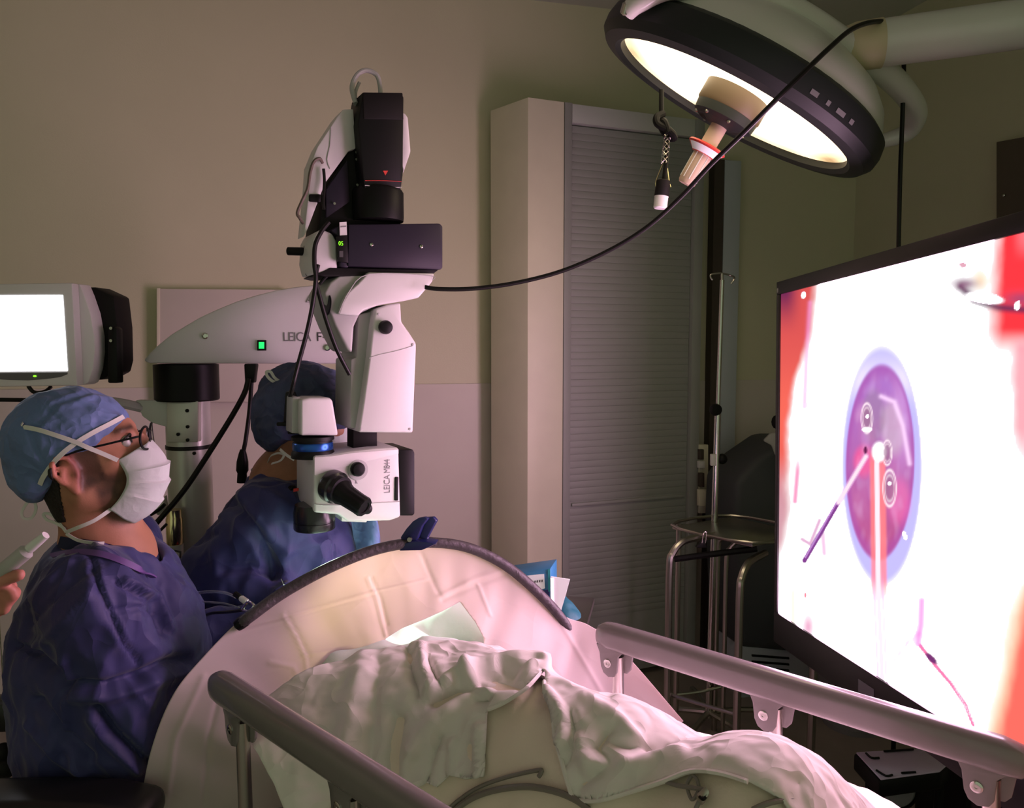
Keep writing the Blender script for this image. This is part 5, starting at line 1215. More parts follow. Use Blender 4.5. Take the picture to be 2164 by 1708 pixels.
DVf = crease_disp(DVf, Nd, [([(505, 1328), (640, 1292), (790, 1250), (900, 1225)], 3.0, 0.00187), ([(505, 1336), (640, 1300), (790, 1258)], 3.0, -0.0015), ([(598, 1298), (625, 1345), (645, 1390), (650, 1440)], 3.0, 0.00225), ([(605, 1298), (633, 1345), (655, 1390)], 3.0, -0.00187),
    ([(775, 1222), (795, 1265), (805, 1310), (815, 1345)], 3.0, 0.00225), ([(785, 1222), (805, 1265), (818, 1320)], 3.0, -0.00225), ([(640, 1385), (700, 1375), (780, 1365)], 3.0, 0.0015), ([(570, 1400), (620, 1410), (640, 1460)], 4.8, 0.00187),
    ([(930, 1260), (1000, 1225), (1080, 1200)], 4.8, 0.00263), ([(940, 1265), (1000, 1240), (1070, 1215)], 4.8, -0.00225), ([(890, 1170), (920, 1240), (935, 1270)], 4.2, -0.00187), ([(1010, 1235), (1035, 1300)], 3.5999999999999996, 0.00187), ([(1190, 1325), (1240, 1410), (1275, 1470)], 5.3999999999999995, 0.0015),
    ([(430, 1430), (370, 1560), (350, 1700)], 7.199999999999999, 0.00225), ([(470, 1440), (440, 1560), (430, 1700)], 6.0, -0.00225)], False)
# the drape wraps over the bar at its upper edge
hole = [(815, 1350), (850, 1328), (895, 1310), (935, 1292), (972, 1272), (985, 1290), (1004, 1315), (1022, 1348), (1025, 1440), (800, 1440)]
dx0, dy0 = PXa(DVf); fx, fy = dx0[DF].mean(1), dy0[DF].mean(1)
dkeep = ~pt_in(hole, fx, fy); DVf = snap_edge(DVf, DF, dkeep, hole)
DK = DF[dkeep]
used = np.unique(DK); remap = np.full(len(DVf), -1); remap[used] = np.arange(len(used))
do = mk('surgical_drape', (DVf[used], remap[DK]), 'drape', None, smooth=180, label='translucent white plastic drape hung over the arch with folded creases', cat='drape')
do.modifiers.new('s', 'SOLIDIFY').thickness = 0.0008
# cloth over the patient's head, seen through the opening under the drape
def f_hd(p):
    d = d_ell(p, tuple(BED(-0.12, 0.36, 0.74)), (0.17, 0.17, 0.13)); d = smin(d, d_ell(p, tuple(BED(0.10, 0.40, 0.72)), (0.17, 0.16, 0.125)), 0.06); d = smin(d, d_ell(p, tuple(P(935, 1350, 1.76)), (0.15, 0.085, 0.105)), 0.05); return d
hc_ = BED(0.0, 0.38, 0.74)
V, Fc = nets(f_hd, tuple(hc_ - Vector((.42, .42, .2))), tuple(hc_ + Vector((.42, .42, .22))), 0.010); V = relax(V, Fc, 1); Nn = vnormals(V, Fc)
V = V + Nn*(0.030*(ridge(V, (7, 7, 7), 8.8, 2)-0.75))[:, None]
mk('head_cloth', (V, Fc), 'inner_cloth', None, smooth=180, label='white cloth over the patient lit up inside the drape opening', cat='cloth')
# blue clamp on top of the arch
t = thing('spring_clamp', 'dark blue spring clamp gripping the top of the drape arch', 'clamp', P(885, 1150, 1.60))
for k, (poly, dy, yy) in enumerate([([(846, 1136), (858, 1118), (872, 1102), (884, 1095), (897, 1093), (904, 1097), (892, 1112), (882, 1138), (876, 1146), (850, 1148)], 0.010, 1.585),
                                    ([(886, 1100), (897, 1094), (915, 1093), (922, 1101), (916, 1112), (902, 1138), (918, 1150), (880, 1150), (882, 1130)], 0.010, 1.600)]):
    mk('lever', prism([P(x, y, yy) for x, y in poly], Vector((0.004, dy, 0)), 0.002), 'clamp_blue', t)
mk('jaw', prism([P(x, y, 1.578) for x, y in [(843, 1165), (856, 1148), (878, 1144), (905, 1146), (922, 1150), (905, 1158), (890, 1164)]], Vector((0.004, 0.045, 0)), 0.003), 'clamp_blue', t)
mk('pivot', lathe([(0.005, -.004), (0.005, .03)], P(866, 1140, 1.582), (0.1, 1, 0), 12), 'steel', t)

# fluid line and connector beside the arch
t = thing('fluid_line', 'clear looped tubing with a white connector beside the low end of the arch', 'tubing', P(520, 1290, 1.50))
mk('clear_tube', tube([P(404, 1330, 1.62), P(400, 1290, 1.6), P(405, 1262, 1.6), P(425, 1252, 1.58), P(470, 1252, 1.55), P(498, 1262, 1.52)], 0.003, 8), 'clear_tube', t)
mk('clear_tube', tube([P(425, 1272, 1.58), P(470, 1275, 1.55), P(505, 1284, 1.5)], 0.002, 8), 'clear_tube', t)
cdir = P(520, 1272, 1.49) - P(500, 1258, 1.51)
mk('connector', lathe([(0.005, 0), (0.0065, .003), (0.0065, .02), (0.004, .022)], P(509, 1264, 1.50), cdir, 14), 'white_plastic', t)
mk('connector_nut', lathe([(0.006, -.018), (0.006, -.002)], P(508, 1263, 1.50), cdir, 8), 'black', t)
mk('metal_clip', tube([P(512, 1288, 1.48), P(524, 1272, 1.48), P(536, 1280, 1.47), P(526, 1292, 1.47), P(514, 1290, 1.48)], 0.003, 8), 'chrome', t)
cord('dark_hose', [P(425, 1345, 1.7), P(428, 1310, 1.66), P(445, 1297, 1.6), P(480, 1294, 1.55), P(512, 1290, 1.5)], 0.0035, 'thin dark hose running to the metal clip by the arch end')
t = thing('foot_motor', 'lumpy black drive unit low between the two gowned people', 'device', P(425, 1340, 1.85))
mk('housing', ball(P(425, 1342, 1.85), 0.035, 16, (1.0, 1, .9)), 'black_soft', t)
mk('neck', tube([P(425, 1330, 1.85), P(428, 1300, 1.87), P(432, 1272, 1.9)], 0.007, 8), 'black', t)
mk('wing', box(P(440, 1360, 1.86), 0.06, 0.04, 0.03, 0.3, 0.008), 'black_soft', t)
# small pen-like instrument near the assistant's glove
mk('fine_probe', tube([P(595, 1224, 1.62), P(600, 1236, 1.60)], 0.0015, 6, 0), 'chrome', None, label='tiny bright probe tip in the gloved hand by the arch', cat='instrument')

# ------------------------------------------------------------------ supplies past the arch on the right
t = thing('glove_box', 'blue and white printed carton just past the drape arch', 'carton', P(1140, 1290, 1.95))
YG, PG = 1.92, R(-14)
def gp(poly, thick, w=0.0, off=0.0): return pp(poly, 1130, YG, PG, thick, w, off)
mk('carton', gp([(1060, 1216), (1163, 1202), (1164, 1300), (1062, 1310)], 0.09, 0.002), 'box_blue', t)
mk('lower_band', gp([(1062, 1258), (1160, 1246), (1164, 1298), (1062, 1308)], 0.002, 0.0, off=-0.001), 'box_navy', t, smooth=0)
mk('print_panel', gp([(1075, 1222), (1118, 1216), (1150, 1213), (1152, 1243), (1136, 1248), (1075, 1256)], 0.002, 0.0, off=-0.0025), 'paper_white', t, smooth=0)
for i in range(6):
    mk('print_mark', gp([(1120 + i*5, 1228 - i*0.6), (1122.5 + i*5, 1227.6 - i*0.6), (1122 + i*5, 1232 - i*0.5), (1119.8 + i*5, 1232.2 - i*0.5)], 0.001, 0.0, off=-0.0035), 'print_dark', t, smooth=0)
mk('edge_strip', gp([(1158, 1203), (1163, 1202), (1163, 1250), (1159, 1250)], 0.002, 0, off=-0.0025), 'cap_teal', t, smooth=0)
t = thing('paper_card', 'blank white folded card standing beside the printed carton', 'card', P(1185, 1310, 1.9))
mk('card', pp([(1164, 1219), (1204, 1225), (1196, 1255), (1180, 1310), (1166, 1300)], 1180, 1.90, R(-12), 0.004, 0.0), 'paper_white', t, smooth=0)
mk('fold', pp([(1164, 1222), (1170, 1222), (1172, 1300), (1165, 1300)], 1180, 1.905, R(30), 0.003, 0.0), 'paper_white', t, smooth=0)
V, Fc = nets(lambda p: smin(d_ell(p, tuple(P(1195, 1318, 1.95)), (0.045, 0.06, 0.05)), d_ell(p, tuple(P(1188, 1290, 1.97)), (0.028, 0.04, 0.04)), 0.02), tuple(P(1190, 1310, 1.95) - Vector((.1, .1, .1))), tuple(P(1190, 1310, 1.95) + Vector((.1, .1, .1))), 0.006)
Nn = vnormals(V, Fc); V = V + Nn*(0.012*(ridge(V, (18, 18, 18), 1.1, 2)-0.8))[:, None]
mk('teal_wrap', (V, Fc), 'teal_wrap', None, smooth=180, label='crumpled dark teal wrap behind the blank card', cat='wrap')
t = thing('supply_table', 'small steel side table carrying the carton and card past the arch', 'table', P(1150, 1500, 1.98))
zt_b = min(P(1164, 1300, 1.92).z, P(1180, 1310, 1.90).z) - 0.004
ctb = Vector((P(1130, 1310, 1.96).x, 1.99, zt_b - 0.01))
mk('table_top', box(ctb, 0.30, 0.26, 0.018, -0.2, 0.004), 'steel', t)
for sx in (-1, 1):
    for sy in (-1, 1):
        mk('leg', tube([ctb + Vector((sx*0.12, sy*0.10, -0.005)), Vector((ctb.x + sx*0.12, ctb.y + sy*0.10, 0))], 0.010, 8, 0), 'steel', t)

# ------------------------------------------------------------------ surgeon's stool
t = thing('surgeon_stool', 'black padded stool with armrests under the seated surgeon', 'stool', (-0.80, 1.48, 0))
mk('seat', bev(hexa([Vector(p) for p in [(-1.02, 1.28, 0.40), (-0.58, 1.32, 0.40), (-0.58, 1.70, 0.40), (-1.02, 1.68, 0.40), (-1.02, 1.28, 0.475), (-0.58, 1.32, 0.475), (-0.58, 1.70, 0.475), (-1.02, 1.68, 0.475)]]), 0.03), 'stool_black', t)
mk('column', lathe([(0.035, 0.08), (0.035, 0.42)], (-0.80, 1.48, 0), (0, 0, 1), 18), 'steel', t)
for k in range(5):
    a = 2*math.pi*k/5
    mk('foot', tube([(-0.80, 1.48, 0.09), (-0.80 + 0.15*math.cos(a), 1.48 + 0.15*math.sin(a), 0.075), (-0.80 + 0.29*math.cos(a), 1.48 + 0.29*math.sin(a), 0.05)], 0.016, 8, 3), 'steel', t)
    mk('caster', ball((-0.80 + 0.29*math.cos(a), 1.48 + 0.29*math.sin(a), 0.028), 0.028, 12), 'rubber', t)
mk('armrest', bev(prism([P(-120, 1708, 1.19), P(60, 1704, 1.19), P(200, 1708, 1.19), P(300, 1728, 1.19), P(300, 1790, 1.19), P(-120, 1790, 1.19)], Vector((0, 0.10, 0)), 0.02, 3), 0), 'stool_black', t)
mk('armrest_post', tube([P(60, 1770, 1.24), P(60, 1830, 1.26), Vector((-0.78, 1.34, 0.44))], 0.014, 8), 'steel', t)
mk('backrest', bev(prism([P(-130, 1492, 1.62), P(60, 1486, 1.62), P(75, 1548, 1.62), P(-130, 1560, 1.62)], Vector((0, 0.06, 0)), 0.012), 0), 'stool_black', t)
mk('back_support', prism([P(60, 1545, 1.6), P(95, 1570, 1.56), P(125, 1640, 1.56), P(70, 1640, 1.6)], Vector((0.02, 0.04, 0)), 0.004), 'olive', t)
mk('support_tube', tube([P(66, 1568, 1.57), P(60, 1585, 1.57), P(64, 1640, 1.57)], 0.007, 10), 'chrome', t)
mk('support_tube', tube([P(75, 1600, 1.56), P(80, 1640, 1.56)], 0.005, 10), 'chrome', t)
mk('adjust_knob', join(ball(P(6, 1590, 1.60), 0.020, 14), ball(P(12, 1620, 1.60), 0.026, 14), tube([P(20, 1615, 1.6), P(58, 1612, 1.6)], 0.013, 10, 0)), 'black_soft', t)
# ================================================================== BIG DISPLAY
TLp, BLp = P(1660, 620, 2.10), P(1637, 1290, 2.10)
TRp, BRp = P(2164, 478, 1.241), P(2164, 1611, 1.241)
vM, vR = (TLp+BLp)/2, (TRp+BRp)/2
uD = (vR - vM).normalized(); wD = (TLp - BLp); wD = (wD - uD*wD.dot(uD)); HT = wD.length; wD.normalize(); nD = uD.cross(wD).normalized()
if nD.dot(Vector((0, 0, CAMH)) - vM) < 0: nD = -nD
O = vM - wD*HT/2; WT = HT*16/9*0.86
def TVp(u, v, n=0.0): return O + uD*u + wD*v + nD*n
def tvbox(u0, u1, v0, v1, n0, n1, w=0.0):
    g = hexa([TVp(u0, v0, n0), TVp(u1, v0, n0), TVp(u1, v0, n1), TVp(u0, v0, n1), TVp(u0, v1, n0), TVp(u1, v1, n0), TVp(u1, v1, n1), TVp(u0, v1, n1)])
    return bev(g, w)
TV = thing('wall_display', 'huge flat display showing a magnified eye operation', 'display', TVp(WT/2, -0.2, -0.1))
mk('rear_case', tvbox(-0.018, WT+0.02, -0.085, HT+0.035, -0.06, -0.004, 0.004), 'tv_black', TV)
mk('bezel_top', tvbox(-0.018, WT+0.02, HT, HT+0.036, -0.004, 0.006, 0.002), 'tv_black', TV)
mk('bezel_left', tvbox(-0.018, 0.0, -0.0, HT, -0.004, 0.006, 0.002), 'tv_black', TV)
mk('bezel_right', tvbox(WT, WT+0.02, 0.0, HT, -0.004, 0.006, 0.002), 'tv_black', TV)
bb = mk('bezel_bottom', tvbox(-0.018, WT+0.02, -0.086, 0.0, -0.004, 0.006, 0.002), 'tv_black', TV)
def tv_hit(px, py):
    d = ray(px, py); tt = (O - Vector((0, 0, CAMH))).dot(nD)/d.dot(nD); p = Vector((0, 0, CAMH)) + d*tt - O; return p.dot(uD), p.dot(wD)
u_, v_ = tv_hit(1836, 1463)
mk('name_plate', tvbox(u_-0.03, u_+0.03, -0.058, -0.030, 0.0062, 0.0072), 'label_dark', bb, smooth=0)
mk('corner_mark', tvbox(-0.014, -0.006, HT+0.006, HT+0.018, 0.0062, 0.0068), 'print_grey', TV, smooth=0)
mk('mount_pole', tube([TVp(WT*0.5, HT*0.4, -0.12), TVp(WT*0.5, HT*0.4, -0.12) * 1.0 + Vector((0, 0, -0.4)), Vector((TVp(WT*.5, 0, -.12).x, TVp(WT*.5, 0, -.12).y, 0.03))], 0.035, 14, 0), 'black_soft', TV)
mk('mount_bracket', tvbox(WT*0.42, WT*0.58, HT*0.3, HT*0.55, -0.13, -0.058, 0.004), 'black_soft', TV)
mk('mount_base', box(Vector((TVp(WT*.5, 0, -.12).x, TVp(WT*.5, 0, -.12).y, 0.025)), 0.5, 0.5, 0.04, 0, 0.01), 'black_soft', TV)

def tone(c):
    c = np.array(c, float); k = 1.0 if c.min() > 0.55 else 3.6*(0.45 if c[2] > 0.55*c[0] else 0.9)
    return np.clip(c*k, 0, 1)
def hdr(C):
    w = sstep(0.80, 0.99, C.min(1))[:, None]
    return C*(1-w)*1.15 + w*np.array((1.0, 0.58, 0.83))*TV_POWER
def screen_rgb(x, y):
    n = len(x); C = np.ones((n, 3))
    def mix(col, m):
        m = np.clip(m, 0, 1)[:, None]; nonlocal C; C = C*(1-m) + tone(col)*m
    def el(cx, cy, rx, ry, rot=0.0):
        dx, dy = x-cx, y-cy; c, s = math.cos(rot), math.sin(rot); return np.sqrt(((dx*c+dy*s)/rx)**2 + ((-dx*s+dy*c)/ry)**2)
    nz = np.array([noise.fractal(Vector((a*0.02, b*0.008, 0.3)), 1.0, 2.0, 4) for a, b in zip(x, y)])
    nf2 = np.array([noise.noise(Vector((a*0.07, b*0.03, 5.3))) for a, b in zip(x, y)])
    # left red tissue
    bx = np.interp(y, [560, 620, 700, 760, 800, 900, 1000, 1100, 1200, 1300], [1730, 1722, 1712, 1700, 1688, 1674, 1668, 1662, 1650, 1642]) + nz*10
    m = sstep(6, -16, x-bx); fade = np.interp(y, [600, 950, 1050, 1200, 1300], [1, 1, 0.7, 0.35, 0.25])
    mix((0.20, 0.025, 0.025), m*fade); mix((0.07, 0.01, 0.05), m*sstep(720, 600, y)*sstep(1700, 1660, x)); mix((0.28, 0.045, 0.03), m*fade*np.exp(-((y-880)/120)**2)*0.8)
    mix((0.32, 0.15, 0.20), sstep(10, -20, x-bx)*sstep(960, 1060, y)*0.7)
    mix((0.55, 0.20, 0.42), np.exp(-(dist_poly([(1712, 640), (1704, 760), (1700, 860)], x, y)/5)**2)*0.55)
    mix((0.30, 0.04, 0.12), np.exp(-(dist_poly([(1690, 900), (1685, 1000), (1680, 1060)], x, y)/5)**2)*sstep(960, 1000, y)*0.8)
    mix((0.75, 0.45, 0.62), np.exp(-((x-1705)/6)**2)*((np.sin(y*0.2) > 0.6))*sstep(800, 860, y)*sstep(1000, 940, y)*0.6)
    mix((1, 1, 1), sstep(1.2, 0.7, el(1698, 624, 5, 7)))
    mix((0.5, 0.25, 0.42), np.exp(-(dist_poly([(1752, 600), (1752, 660)], x, y)/1.5)**2)*0.35)
    # upper right tissue and shiny instrument
    m = sstep(2085, 2130, x + (y-560)*0.06 + nz*10)*sstep(760, 690, y); mix((0.30, 0.012, 0.016), m); mix((0.40, 0.06, 0.07), m*sstep(2135, 2165, x)*sstep(560, 500, y)*0.8)
    mix((0.28, 0.16, 0.04), np.exp(-((x-2072)/16)**2 - ((y-592)/22)**2)*0.5)
    mix((0.06, 0.015, 0.05), np.exp(-(dist_poly([(2030, 606), (2060, 634), (2110, 650), (2170, 655)], x, y)/9)**2)*0.9); mix((0.12, 0.02, 0.08), np.exp(-((x-2040)/26)**2 - ((y-600)/12)**2)*0.8)
    mix((0.10, 0.02, 0.05), np.exp(-((x-2160)/40)**2 - ((y-632)/16)**2)*0.8)
    mix((1, 0.95, 1), sstep(1.15, 0.8, el(2080, 630, 42, 11, 0.15))); mix((1, 1, 1), sstep(1.2, 0.8, el(2150, 646, 5, 9)))
    mix((0.18, 0.03, 0.07), sstep(1.3, 0.8, el(2035, 560, 8, 6))*0.7)
    m = sstep(2128, 2160, x - (y-760)*0.02 + nz*10)*sstep(700, 740, y)*sstep(1010, 900, y); mix((0.36, 0.10, 0.12), m*0.9)
    # lower right tissue
    lx = np.interp(y, [1180, 1240, 1300, 1400, 1500, 1620], [2210, 2150, 2128, 2108, 2088, 2066]); m = sstep(-14, 30, x-lx + nz*8); mix((0.42, 0.20, 0.10), m*0.75); mix((0.30, 0.045, 0.035), sstep(5, 50, x-lx+nz*8))
    mix((0.75, 0.58, 0.25), np.exp(-((x-1995)/18)**2 - ((y-1440)/120)**2)*0.35); mix((0.8, 0.6, 0.3), np.exp(-((x-2155)/14)**2 - ((y-1220)/30)**2)*0.6)
    # pinkish marks low left
    mix((0.36, 0.08, 0.26), np.exp(-(dist_poly([(1695, 1140), (1712, 1150), (1732, 1100)], x, y)/4)**2)*0.7); mix((0.45, 0.14, 0.36), np.exp(-(dist_poly([(1738, 1120), (1742, 1170)], x, y)/5)**2)*0.6)
    mix((0.30, 0.08, 0.10), sstep(1.3, 0.6, el(1702, 1258, 3, 6))); mix((0.42, 0.22, 0.14), np.exp(-((x-1676)/9)**2)*sstep(1200, 1260, y)*0.4); mix((0.45, 0.10, 0.25), np.exp(-((x-1708)/10)**2 - ((y-1325)/22)**2)*0.7)
    # the eye
    e0 = el(1864, 984, 85, 254, 0.0); e1 = el(1860, 977, 73, 208, 0.02)
    mix((0.30, 0.27, 0.62), sstep(1.04, 0.93, e0)*0.92)
    mix((0.75, 0.55, 0.66), sstep(1.0, 0.92, e0)*np.exp(-((y-800)/40)**2)*0.55)
    t1 = np.clip((y-770)/440, 0, 1)[:, None]
    pc = np.array((0.25, 0.11, 0.36))*(1-t1) + np.array((0.30, 0.045, 0.12))*t1; m = sstep(1.03, 0.95, e1)[:, None]; C = C*(1-m) + pc*(3.6*0.45)*m
    mix((0.24, 0.05, 0.24), sstep(1.02, 0.96, e1)*sstep(0.80, 0.95, e1)*0.6)
    mix((0.44, 0.25, 0.52), sstep(1.0, 0.9, e1)*np.exp(-((x-1905)/18)**2 - ((y-880)/110)**2)*0.5)
    mix((0.36, 0.25, 0.34), sstep(1.0, 0.5, el(1886, 905, 32, 75, -0.1))*0.75); mix((0.20, 0.14, 0.20), sstep(1.0, 0.6, el(1846, 880, 30, 70))*0.5)
    mix((0.30, 0.03, 0.09), sstep(1.1, 0.5, el(1826, 975, 26, 40))*0.7); mix((0.30, 0.05, 0.14), sstep(1.1, 0.4, el(1900, 1060, 30, 60))*0.5)
    mix((0.36, 0.12, 0.26), np.clip(nz, 0, 1)*sstep(1, 0.8, e1)*0.6); mix((0.55, 0.38, 0.60), np.clip(nf2, 0, 1)*sstep(1, 0.8, e1)*0.25)
    mix((0.62, 0.42, 0.66), np.exp(-(dist_poly([(1862, 838), (1890, 850), (1908, 900), (1922, 980)], x, y)/5)**2)*0.8)
    # irrigating needle
    xc = np.interp(y, [900, 1240, 1560], [1852, 1856, 1870]); m = sstep(940, 985, y)
    mix((0.40, 0.07, 0.07), m*sstep(20, 13, np.abs(x-xc-2))*sstep(1280, 1220, y)*0.8); mix((1.0, 0.80, 0.88), m*sstep(6.5, 3.5, np.abs(x-xc))); mix((1, 0.95, 1), sstep(1.2, 0.7, el(1858, 955, 16, 22)))
    mix((0.62, 0.25, 0.52), m*np.exp(-((np.abs(x-xc)-9)/3.0)**2)*sstep(1200, 1260, y)*0.5); mix((0.62, 0.25, 0.50), np.exp(-((x-xc+12)/10)**2)*sstep(1380, 1480, y)*0.4)
    for cx_, cy_, rx, ry in ((1832, 884, 12, 31), (1875, 957, 10, 26), (1880, 1032, 14, 38)):
        e = el(cx_, cy_, rx, ry); mix((0.20, 0.09, 0.16), sstep(0.95, 0.7, e)*0.7); mix((0.95, 0.75, 0.85), np.exp(-((e-1)/0.09)**2)); mix((0.9, 0.7, 0.8), np.exp(-((e-0.72)/0.09)**2)*0.6)
    mix((1, 0.9, 0.95), sstep(1.2, 0.7, el(1832, 908, 11, 5))); mix((1, 0.95, 1), sstep(1.2, 0.7, el(1833, 880, 3, 4))); mix((1, 0.95, 1), sstep(1.2, 0.7, el(1880, 1022, 4, 4))); mix((1, .95, 1), sstep(1.2, .7, el(1912, 1132, 3, 10, -.3)))
    mix((0.08, 0.01, 0.05), sstep(1.2, 0.7, el(1829, 952, 4, 9)))
    # left instrument
    d1 = dist_poly([(1700, 1185), (1770, 1065)], x, y); mix((0.13, 0.03, 0.16), sstep(6.5, 3.5, d1)); mix((0.30, 0.14, 0.36), sstep(2.5, 1.0, dist_poly([(1702, 1178), (1768, 1062)], x, y)))
    d2 = dist_poly([(1772, 1062), (1800, 1015), (1830, 965)], x, y); mix((0.95, 0.72, 0.82), sstep(5, 2.5, d2)); mix((0.5, 0.3, 0.5), np.exp(-((d2-5)/1.5)**2)*0.6)
    # lower instrument
    d3 = dist_poly([(1945, 1365), (1975, 1405), (2010, 1445), (2040, 1490), (2056, 1530), (2066, 1580)], x, y); mix((0.30, 0.05, 0.12), sstep(6, 2.5, d3)*0.95); mix((0.85, 0.55, 0.7), sstep(2.0, 0.8, dist_poly([(1955, 1370), (2014, 1445), (2060, 1530)], x, y))*0.6)
    mix((0.11, 0.02, 0.10), sstep(1.2, 0.6, el(1968, 1392, 18, 7, 0.75))); mix((0.55, 0.13, 0.45), np.exp(-(dist_poly([(1948, 1270), (1946, 1320), (1940, 1360)], x, y)/7)**2)*0.75); mix((0.55, 0.14, 0.45), np.exp(-(dist_poly([(1940, 1340), (1905, 1375), (1885, 1405)], x, y)/7)**2)*0.5*(0.6+nf2))
    mix((1, 1, 1), sstep(1.3, 0.7, el(2084, 1510, 4, 22)))
    return hdr(np.clip(C, 0, 1))
def scr_grid(u0, u1, nu, nvv):
    us, vs = np.linspace(u0, u1, nu), np.linspace(0, HT, nvv); U, Vv = np.meshgrid(us, vs)
    A = np.array(O) + U.reshape(-1, 1)*np.array(uD) + Vv.reshape(-1, 1)*np.array(wD) + np.array(nD)*0.001
    idx = np.arange(nu*nvv).reshape(nvv, nu); return A, np.stack([idx[:-1, :-1], idx[:-1, 1:], idx[1:, 1:], idx[1:, :-1]], -1).reshape(-1, 4)
uvis = 0.98
A, Fs = scr_grid(0, uvis, 230, 330); A2, Fs2 = scr_grid(uvis, WT, 60, 90)
px, py = PXa(A); C1 = screen_rgb(px, py); n2_ = np.clip(0.5 + 0.9*fbm(A2, (3, 3, 5), 7.0, 3), 0, 1)[:, None]; C2 = np.array((0.95, 0.16, 0.13))*(1-n2_) + np.array((0.55, 0.04, 0.06))*n2_
g2_ = np.exp(-((A2 @ np.array(wD) - np.array(O) @ np.array(wD) - HT*0.5)/(HT*0.16))**2)[:, None]; C2 = C2*(1-g2_*0.7) + np.array((1.0, 0.75, 0.75))*g2_*0.7*1.6
scr = mk('screen', (np.vstack([A, A2]), np.vstack([Fs, Fs2 + len(A)])), emis_attr('tv_glow', 'Col', 1.0), TV, smooth=0, label='bright picture of an eye operation')
setcol(scr, np.vstack([C1, C2]))

# ================================================================== OPERATING LAMP
LC = P(1546, 222, 1.90); LK = 0.94; toC = (Vector((0, 0, CAMH)) - LC).normalized()
rt = Vector((1, 0, 0)); rt = (rt - toC*rt.dot(toC)).normalized(); upv = toC.cross(rt).normalized()
if upv.z < 0: upv = -upv
ln = (toC*0.19 + (rt*-0.447 + upv*-0.894)*0.98).normalized()
LT = thing('operating_lamp', 'large round operating lamp with a glowing face on a white ceiling arm', 'lamp', LC)
mk('rim', lathe([(r_*LK, h_) for r_, h_ in [(0.326, -0.012), (0.328, 0.004), (0.340, 0.012), (0.372, 0.006), (0.388, -0.012), (0.390, -0.035), (0.384, -0.060), (0.362, -0.074), (0.33, -0.076)]], LC, ln, 72, False), 'lamp_black', LT, label='black rim of the lamp head')
mk('dome', lathe([(r_*LK, h_) for r_, h_ in [(0.366, -0.070), (0.362, -0.085), (0.345, -0.115), (0.31, -0.145), (0.25, -0.172), (0.16, -0.19), (0.05, -0.196), (0.001, -0.197)]], LC, ln, 64, False), 'lamp_white', LT, label='white dome housing')
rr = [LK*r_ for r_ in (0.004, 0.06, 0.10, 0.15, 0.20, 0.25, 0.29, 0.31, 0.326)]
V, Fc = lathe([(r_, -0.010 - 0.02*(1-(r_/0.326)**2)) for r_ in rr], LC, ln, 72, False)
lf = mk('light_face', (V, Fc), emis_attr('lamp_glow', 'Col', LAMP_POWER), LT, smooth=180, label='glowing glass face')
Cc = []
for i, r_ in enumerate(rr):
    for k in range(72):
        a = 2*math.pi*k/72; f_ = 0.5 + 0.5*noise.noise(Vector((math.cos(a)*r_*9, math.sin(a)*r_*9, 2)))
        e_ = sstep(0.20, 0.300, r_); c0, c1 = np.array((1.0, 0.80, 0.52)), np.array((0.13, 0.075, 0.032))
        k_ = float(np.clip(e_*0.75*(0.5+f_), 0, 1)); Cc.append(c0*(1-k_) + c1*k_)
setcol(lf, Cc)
mk('hub', lathe([(0.083, -0.03), (0.083, 0.014), (0.078, 0.022)], LC, ln, 40), 'hub_tan', LT)
hub = mk('hub_face', lathe([(0.080, 0.021), (0.077, 0.042), (0.062, 0.050), (0.05, 0.046), (0.03, 0.056)], LC, ln, 40), 'lamp_black', LT)
hx = ln.orthogonal().normalized(); hy = ln.cross(hx)
for k in range(7):
    a = 2*math.pi*k/7
    mk('bolt', ball(LC + ln*0.047 + (hx*math.cos(a) + hy*math.sin(a))*0.068, 0.005, 8), 'steel', hub)
mk('handle', lathe([(0.021, 0.050), (0.021, 0.105), (0.0235, 0.112), (0.0225, 0.205), (0.019, 0.211), (0.004, 0.212)], LC, ln, 24), 'handle_cream', LT, label='cream grip handle')
mk('handle_flange', lathe([(0.022, 0.104), (0.047, 0.108), (0.050, 0.112), (0.030, 0.130), (0.024, 0.131)], LC, ln, 36), 'red_print', LT, label='red flange')
V, Fc = lathe([(0.0475, 0.1165), (0.032, 0.1305)], LC, ln, 48, False)
vis_ = []
for q in Fc:
    c_ = sum((V[i] for i in q), Vector())/4 - LC; c_ = c_ - ln*c_.dot(ln); 
    if c_.normalized().dot((toC - ln*toC.dot(ln)).normalized()) > 0.35: vis_.append(q)
us_ = sorted({i for q in vis_ for i in q}); rm_ = {i: k for k, i in enumerate(us_)}
mk('flange_label', ([V[i] for i in us_], [tuple(rm_[i] for i in q) for q in vis_]), 'paper_white', LT, smooth=0)
for k in range(9):
    a = 2*math.pi*k/9
    mk('grip_rib', tube([LC + ln*0.125 + (hx*math.cos(a) + hy*math.sin(a))*0.0232, LC + ln*0.198 + (hx*math.cos(a) + hy*math.sin(a))*0.0224], 0.0016, 5, 0), 'label_white', LT)
def lrim(px, py, m='lamp_black'): pass
# control strip printing on the rim
def onrim(ang, h): return LC + ln*h + (hx*math.cos(ang) + hy*math.sin(ang))*0.3905*LK
best = max(range(360), key=lambda k: (hx*math.cos(R(k)) + hy*math.sin(R(k))).dot(rt*0.45 + upv*0.45 + toC*0.75))
rim_p = []
for dk, w_ in ((8, 3.0), (14, 1.5), (20, 4), (26, 2)):
    for sg in (-1,):
        a0, a1 = R(best + sg*dk - w_/2), R(best + sg*dk + w_/2)
        g = ([onrim(a0, -0.030), onrim(a1, -0.030), onrim(a1, -0.020), onrim(a0, -0.020)], [(0, 1, 2, 3)])
        mk('key_print', g, 'print_grey', LT, smooth=0)
mk('red_mark', ball(P(1681, 160, 1.545), 0.006, 10), 'red_print', LT)
